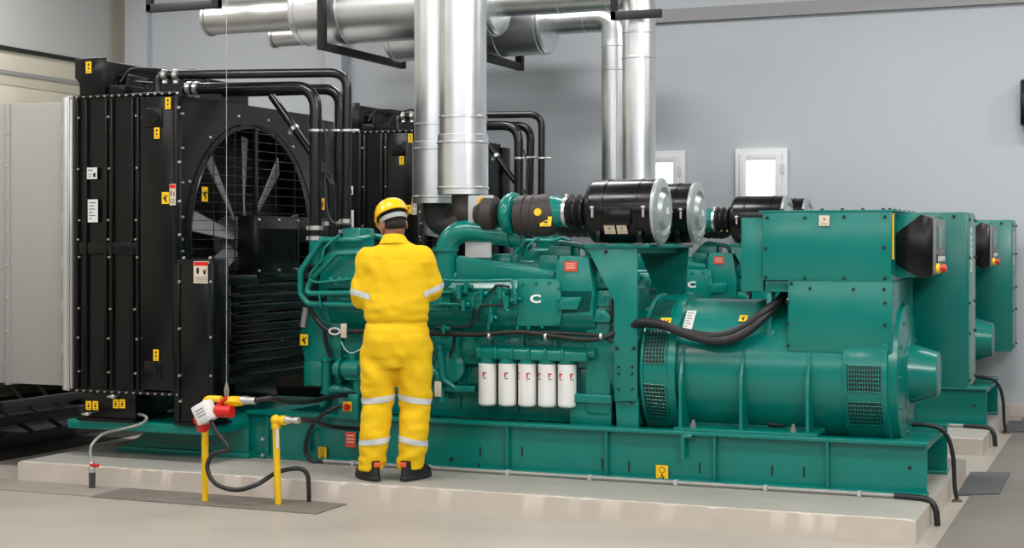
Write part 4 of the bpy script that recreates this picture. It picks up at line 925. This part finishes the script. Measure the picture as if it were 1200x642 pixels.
# ================================================================== person
from mathutils import noise as NZ
def ell_loft(b, rows, seg=24):
    "rows: (x, y, z, rx, ry) horizontal ellipses"
    return b.skin([[b.bm.verts.new((x + rx * math.cos(2 * PI * k / seg), y + ry * math.sin(2 * PI * k / seg), z)) for k in range(seg)] for x, y, z, rx, ry in rows])
def limb(b, pts, rr, seg=16, n=6, end=True):
    P = smoothpath(pts, n); R = []
    for i in range(len(P)):
        f = i / n; k = min(int(f), len(rr) - 2); R.append(rr[k] + (rr[k + 1] - rr[k]) * (f - k))
    b.tube(P, 0, seg, True, R)
    b.ball(P[0], R[0], seg=14)
    if end: b.ball(P[-1], R[-1], seg=14)
    return b
def fuse(b, voxel, smooth_n):
    "union of the overlapping closed shapes as one continuous skin"
    bmesh.ops.recalc_face_normals(b.bm, faces=b.bm.faces)
    me = bpy.data.meshes.new('form'); b.bm.to_mesh(me); b.bm.free()
    ob = bpy.data.objects.new('form', me); COL.objects.link(ob)
    r = ob.modifiers.new('r', 'REMESH'); r.mode = 'VOXEL'; r.voxel_size = voxel
    s = ob.modifiers.new('s', 'SMOOTH'); s.iterations = smooth_n; s.factor = .5
    dg = bpy.context.evaluated_depsgraph_get(); out = bpy.data.meshes.new_from_object(ob.evaluated_get(dg))
    bpy.data.objects.remove(ob); bpy.data.meshes.remove(me)
    return out
def put(name, me, mats, parent=None, label=None):
    for k in mats: me.materials.append(M[k])
    for p in me.polygons: p.use_smooth = True
    o = bpy.data.objects.new(name, me); COL.objects.link(o); o.parent = parent
    if label: o['label'] = label
    return o
def pbuild(b, name, mats, parent, ang=50, label=None):
    o = b.build(name, mats, parent, ang, label); o.location = (0, 0, 0); return o
L_SH, R_SH = V((-.150, 0, 1.355)), V((.165, 0, 1.36))
L_EL, R_EL = V((-.208, .02, 1.13)), V((.228, .05, 1.165))
L_WR, R_WR = V((-.15, .27, 1.10)), V((.12, .31, 1.20))
HM = Matrix.Translation((-.008, .035, 1.575)) @ Matrix.Rotation(math.radians(24), 4, 'Z') @ Matrix.Rotation(math.radians(-16), 4, 'X') @ Matrix.Rotation(math.radians(-4), 4, 'Y')
b = MB()
ell_loft(b, [(0.01, 0, .72, .15, .10), (.01, 0, .84, .165, .115), (.01, 0, 1.0, .145, .10), (.01, 0, 1.2, .16, .105), (.01, 0, 1.36, .165, .095), (.005, .0, 1.43, .10, .07), (0, .01, 1.47, .058, .058), (-.01, .025, 1.56, .055, .056)])
for sx, hip, kn, an in ((-1, (-.09, 0, .78), (-.105, .015, .46), (-.14, 0, .1)), (1, (.11, 0, .78), (.125, .015, .46), (.10, 0, .1))):
    limb(b, [hip, V(hip).lerp(V(kn), .5) + V((0, .01, 0)), kn, V(kn).lerp(V(an), .4) + V((0, -.015, 0)), an], [.085, .075, .055, .052, .04])
    b.ball(V(an) + V((0, .03, -.05)), .04, .075, .035)
for sh, el, wr in ((L_SH, L_EL, L_WR), (R_SH, R_EL, R_WR)):
    limb(b, [sh, sh.lerp(el, .5), el, el.lerp(wr, .5), wr], [.06, .05, .042, .038, .028])
    d = (wr - el).normalized(); ins = 1 if sh is L_SH else -1
    side = V((ins, 0, 0)); side = (side - d * side.dot(d)).normalized(); up = side.cross(d) * ins
    pc = wr + d * .055
    b.fbox(pc, side, d, side.cross(d), -.038, .038, -.055, .045, -.012, .012, .008)
    for k, ln in enumerate((.062, .075, .07, .055)):                      # four unequal curled fingers
        r0 = pc + side * (.029 - k * .019) + d * .035; dn = -side.cross(d) if side.cross(d).z > 0 else side.cross(d)
        limb(b, [r0, r0 + d * ln * .5, r0 + d * ln * .85 + dn * ln * .35, r0 + d * ln * .9 + dn * ln * .75], [.0095, .009, .0085, .0075], 8, 4)
    t0 = pc + side * .034 - d * .02                                        # thumb from the side of the palm
    limb(b, [t0, t0 + side * .022 + d * .022, t0 + side * .022 + d * .052, t0 + side * .008 + d * .075], [.012, .011, .0095, .008], 8, 4)
# head with jaw, nose, ears
def hp(x, y, z): return HM @ V((x, y, z))
R3 = HM.to_3x3()
b.ball(hp(0, -.005, .05), .076, .096, .095, 20, R3); b.ball(hp(0, .035, -.02), .058, .062, .075, 18, R3); b.ball(hp(0, .06, -.065), .036, .034, .026, 14, R3)
limb(b, [hp(0, .092, .03), hp(0, .112, -.005), hp(0, .105, -.018)], [.009, .014, .011], 8, 3)
b.ball(hp(0, .088, -.045), .024, .012, .009, 12, R3); b.ball(hp(0, .088, .04), .05, .014, .012, 12, R3)
for s in (-1, 1): b.ball(hp(s * .079, -.008, .0), .011, .022, .034, 12, R3); b.ball(hp(s * .045, .07, -.005), .025, .02, .02, 10, R3)
limb(b, [V((-.005, .012, 1.42)), V((-.012, .02, 1.50)), hp(0, -.02, -.02)], [.064, .056, .056])
me = fuse(b, .0065, 5)
PER = put('person', me, ['skin'])
tag(PER, 'person in yellow coverall and yellow helmet, seen from behind, working on the engine', 'person')
PER.location = (2.725, .215, .13); PER.rotation_euler = (0, 0, math.radians(23))
# coverall
b = MB()
ell_loft(b, [(.012, 0, .70, .17, .125), (.012, -.005, .78, .208, .15), (.012, -.01, .86, .212, .155), (.012, -.005, .93, .20, .14), (.012, 0, .972, .19, .128), (.012, -.003, 1.0, .200, .138), (.012, -.005, 1.06, .203, .142), (.012, 0, 1.2, .207, .14), (.01, 0, 1.33, .208, .13), (.008, -.005, 1.385, .198, .112), (.004, -.005, 1.43, .158, .09), (.002, -.002, 1.462, .105, .078), (0, .0, 1.48, .078, .072), (-.004, .01, 1.502, .068, .066)], 36)
limb(b, [(-.095, 0, .80), (-.102, 0, .64), (-.107, .01, .47), (-.122, -.01, .28), (-.138, 0, .11), (-.138, .005, .07)], [.118, .112, .098, .092, .084, .088], 22, 6, False)
limb(b, [(.118, 0, .80), (.124, 0, .64), (.126, .01, .47), (.117, -.01, .28), (.10, 0, .11), (.10, .005, .07)], [.118, .112, .098, .092, .084, .088], 22, 6, False)
for sh, el, wr in ((L_SH, L_EL, L_WR), (R_SH, R_EL, R_WR)):
    limb(b, [sh, sh.lerp(el, .5) , el, el.lerp(wr, .5), wr], [.092, .082, .070, .066, .056], 20)
me = fuse(b, .0095, 7)
bm = bmesh.new(); bm.from_mesh(me); bm.normal_update()
for v in bm.verts:
    x, y, z = v.co; n_ = v.normal
    q = V((x * 5, y * 5, z * 9)); f = NZ.noise(q) * .010
    q2 = V((x * 9 + 3, y * 9, z * 22)); leg = 1.0 if z < .62 else .55
    hem = max(0, 1 - abs(z - .12) / .16); knee = max(0, 1 - abs(z - .50) / .12); wst = max(0, 1 - abs(z - 1.02) / .12); crotch = max(0, 1 - abs(z - .72) / .12)
    f += NZ.noise(q2) * (.0065 * leg + .010 * hem + .006 * knee + .007 * wst) + NZ.noise(V((x * 10 + 7, y * 6, z * 10 + x * 14))) * .008 * (1 if z > .62 else .5)
    f += NZ.noise(V((x * 14 + z * 10, y * 8, z * 12 - abs(x) * 16))) * .011 * crotch
    arm = max(0, 1 - min((v.co - L_EL).length, (v.co - R_EL).length) / .14)
    f += NZ.noise(V((x * 30, y * 30, z * 18))) * .010 * arm
    if abs(x) < .2: f -= .008 * max(0, 1 - abs(z - .975) / .014)           # waist seam
    if y < -.02 and .76 < z < .90 and .03 < abs(x - .012) < .165: f += .0035      # back pockets
    if y < 0 and z > 1.3 and abs(z - 1.365) < .009: f -= .002                # yoke seam
    v.co += n_ * f
bm.to_mesh(me); bm.free()
me.update()
CO = put('coverall', me, ['cloth'], PER)
def band(name, p0, p1, keep):
    "reflective tape: the slice of the coverall between two planes, lifted off the cloth"
    bm = bmesh.new(); bm.from_mesh(CO.data); p0, p1 = V(p0), V(p1); d = (p1 - p0).normalized()
    g = lambda: list(bm.verts) + list(bm.edges) + list(bm.faces)
    bmesh.ops.bisect_plane(bm, geom=g(), plane_co=p0, plane_no=-d, clear_outer=True)
    bmesh.ops.bisect_plane(bm, geom=g(), plane_co=p1, plane_no=d, clear_outer=True)
    bmesh.ops.delete(bm, geom=[f for f in bm.faces if not keep(f.calc_center_median())], context='FACES')
    bm.normal_update()
    for v in bm.verts: v.co += v.normal * .0035
    m2 = bpy.data.meshes.new(name); bm.to_mesh(m2); bm.free(); m2.materials.clear()
    o = put(name, m2, ['reflect'], CO); return o
for sg in (-1, 1):
    kp = lambda c, sg=sg: (c.x < .012) == (sg < 0)
    c = V((-.107 if sg < 0 else .126, 0, .50)); tl = V((-.12, 0, 1)) if sg < 0 else V((.16, 0, 1))
    band('reflective_tape', c - tl * .018, c + tl * .018, kp)
    c = V((-.125 if sg < 0 else .112, 0, .245)); tl = V((-.1, 0, 1)) if sg < 0 else V((.2, 0, 1))
    band('reflective_tape', c - tl * .018, c + tl * .018, kp)
for sh, el, wr, sg in ((L_SH, L_EL, L_WR, -1), (R_SH, R_EL, R_WR, 1)):
    d = (el - sh).normalized(); c = sh.lerp(el, .88)
    band('reflective_tape', c - d * .018, c + d * .018, lambda q, sg=sg, c=c: q.x * sg > .145 and (q - c).length < .14)
# collar
b = MB(); b.skin([[b.bm.verts.new((x + rx * math.cos(2 * PI * k / 28), y + ry * math.sin(2 * PI * k / 28), z + .012 * math.sin(2 * PI * k / 28) * -1)) for k in range(28)] for x, y, z, rx, ry in ((0, 0, 1.455, .098, .086), (-.002, .0, 1.475, .088, .078), (-.004, .008, 1.505, .07, .068), (-.006, .010, 1.512, .066, .064), (-.004, .008, 1.495, .062, .06))], False, False)
pbuild(b, 'collar', 'cloth', CO, 80)
# helmet, band, hair
def headset(prof, name, m, parent, sx=1, sy=1.0, seg=36, off=(0, 0, 0), tilt=0, a0=None, a1=None, label=None, closed=True):
    b = MB(); T = HM @ Matrix.Translation(off) @ Matrix.Rotation(tilt, 4, 'X'); rings = []
    for t, r in prof:
        rings.append([b.bm.verts.new(T @ V((r * sx * math.cos(2 * PI * k / seg), r * sy * math.sin(2 * PI * k / seg), t))) for k in range(seg)])
    b.skin(rings, False, closed); return b, T
prof = [(.0, .094), (-.002, .104), (.004, .108), (.012, .103), (.03, .100), (.055, .094), (.078, .082), (.096, .06), (.106, .032), (.109, .002)]
b, T = headset(prof, '', '', None, 1.02, 1.2, off=(0, .004, .060), tilt=math.radians(-10))
pk = []                                                                   # front peak
rows = []
for i in range(15):
    a = math.radians(25 + 130 * i / 14); e = math.sin((i / 14) * PI) ** .8
    rows.append([V((.100 * .98 * math.cos(a), .100 * 1.16 * math.sin(a), .012)), V(((.108 + .0 * e) * .98 * math.cos(a), (.108 + .034 * e) * 1.16 * math.sin(a), .002 - .012 * e)), V((.108 * .98 * math.cos(a), (.107 + .033 * e) * 1.16 * math.sin(a), -.004 - .012 * e)), V((.098 * .98 * math.cos(a), .1 * 1.16 * math.sin(a), -.003))])
b.skin([[b.bm.verts.new(T @ p) for p in r] for r in rows])
for s in (-.018, 0, .018):
    b.tube([T @ V((s, .1 * math.cos(t) * 1.12, .012 + .098 * math.sin(t))) for t in [PI * k / 14 for k in range(1, 14)]], .006, 8)
HEL = pbuild(b, 'helmet', 'helmet', PER, 45)
b, T2 = headset([(-.022, .084), (-.022, .088), (.006, .091), (.006, .087)], '', '', None, .94, 1.16, off=(0, -.008, .042), tilt=math.radians(-4))
pbuild(b, 'helmet_band', 'strapgrey', HEL, 45)
b = MB()
for s in (-1, 1): b.tube(smoothpath([hp(s * .083, .02, .03), hp(s * .076, .03, -.03), hp(s * .05, .05, -.08), hp(0, .055, -.095)]), .004, 6)
pbuild(b, 'chin_strap', 'strapgrey', HEL)
b = MB()
b.ball(hp(0, -.012, .05), .078, .092, .085, 22, R3); b.ball(hp(0, -.032, -.008), .068, .066, .042, 18, R3)
for s in (-1, 1): b.ball(hp(s * .071, .012, .005), .009, .016, .03, 10, R3)
hm = fuse(b, .008, 4); put('hair', hm, ['hair'], PER)
for s in (-1, 1):
    b = MB(); b.ball(hp(s * .03, .083, .018), .012, .012, .0095, 12, R3); b.m(1).ball(hp(s * .03, .0925, .018), .005, .004, .005, 8, R3); pbuild(b, 'eye', ['whiteplastic', 'ink'], PER)
    b = MB(); b.tube([hp(s * .014, .1, .037), hp(s * .032, .098, .042), hp(s * .05, .085, .037)], .004, 6); pbuild(b, 'eyebrow', 'hair', PER)
# safety shoes
def shoe(c, rz):
    Rm = Matrix.Translation(c) @ Matrix.Rotation(rz, 4, 'Z')
    def outline(k, z, y0=-.095, y1=.215): return [Rm @ V((.056 * k * (math.cos(t) * (1.0 if math.sin(t) > 0 else .86)), (y0 + y1) / 2 + (y1 - y0) / 2 * k * math.sin(t), z)) for t in [2 * PI * j / 28 for j in range(28)]]
    b = MB(); b.skin([[b.bm.verts.new(p) for p in outline(k, z)] for k, z in ((.97, 0), (1.04, .006), (1.05, .026), (1.0, .032))])
    so = None
    u = MB(); rows = []
    for z, k, y0, y1 in ((.028, 1.0, -.093, .212), (.055, 1.0, -.093, .21), (.08, .93, -.09, .175), (.10, .86, -.087, .10), (.112, .84, -.086, .06), (.128, .84, -.084, .055)):
        rows.append([u.bm.verts.new(p) for p in outline(k, z, y0 / k if k < 1 else y0, y1)])
    u.skin(rows)
    o = pbuild(u, 'safety_shoe', 'shoe', PER, 50); pbuild(b, 'sole', 'sole', o, 50)
    for s in (1,):
        e = MB(); e.fbox(Rm @ V((0, -.089, .104)), Rm.to_3x3() @ V((1, 0, 0)), Rm.to_3x3() @ V((0, 1, 0)), V((0, 0, 1)), -.022, .022, -.005, .008, -.014, .016, .004); pbuild(e, 'heel_tab', 'shoeorange', o, label='orange heel tab')
        lc = MB()
        for j in range(4): lc.tube([Rm @ V((-.022, .055 + .022 * j, .108 - .011 * j)), Rm @ V((0, .057 + .022 * j, .114 - .011 * j)), Rm @ V((.022, .055 + .022 * j, .108 - .011 * j))], .0035, 6)
        pbuild(lc, 'laces', 'rubber', o)
shoe(V((-.14, -.015, 0)), math.radians(27)); shoe(V((.10, -.015, 0)), math.radians(-30))


# ================================================================== light
wd = bpy.data.worlds.new('daylight'); SC.world = wd; wd.use_nodes = True
bg = wd.node_tree.nodes['Background']; bg.inputs['Color'].default_value = (.9, .95, 1, 1); bg.inputs['Strength'].default_value = .2
def area(name, loc, target, sx, sy, e, col=(1, 1, 1)):
    l = bpy.data.lights.new(name, 'AREA'); l.shape = 'RECTANGLE'; l.size = sx; l.size_y = sy; l.energy = e; l.color = col
    o = bpy.data.objects.new(name, l); COL.objects.link(o); o.location = loc
    o.rotation_euler = (V(target) - V(loc)).to_track_quat('-Z', 'Y').to_euler(); return o
for x in (-2.0, 2.0, 6.0, 10.0):  # leftmost row is added to brighten the lintel at the upper left
    for y, e in ((-6, 62), (-1.5, 105), (3.3, 118)): area('ceiling_lamp', (x, y, 5.1), (x, y, 0), 1.8, .5, e, (1, .97, .94))
area('skylight', (9.5, -4.5, 4.9), (2.5, 2.5, 1.0), 3.0, 2.0, 230, (1, .98, .96))
area('window_daylight', (3.5, -11.5, 4.4), (3.5, 0, 1.2), 13, 1.1, 210, (.96, .98, 1))

# ================================================================== camera
cam = bpy.data.cameras.new('camera'); co = bpy.data.objects.new('camera', cam); COL.objects.link(co)
cam.sensor_width = 36; cam.lens = F * 36 / 1200; cam.shift_y = -(321 - HY) / 1200
co.location = (CX, CY, CZ); co.rotation_euler = (PI / 2, 0, YAW); cam.clip_end = 100
SC.camera = co
SC.view_settings.view_transform = 'Standard'; SC.view_settings.look = 'None'; SC.view_settings.gamma = 1; SC.view_settings.exposure = 0; SC.view_settings.use_curve_mapping = False
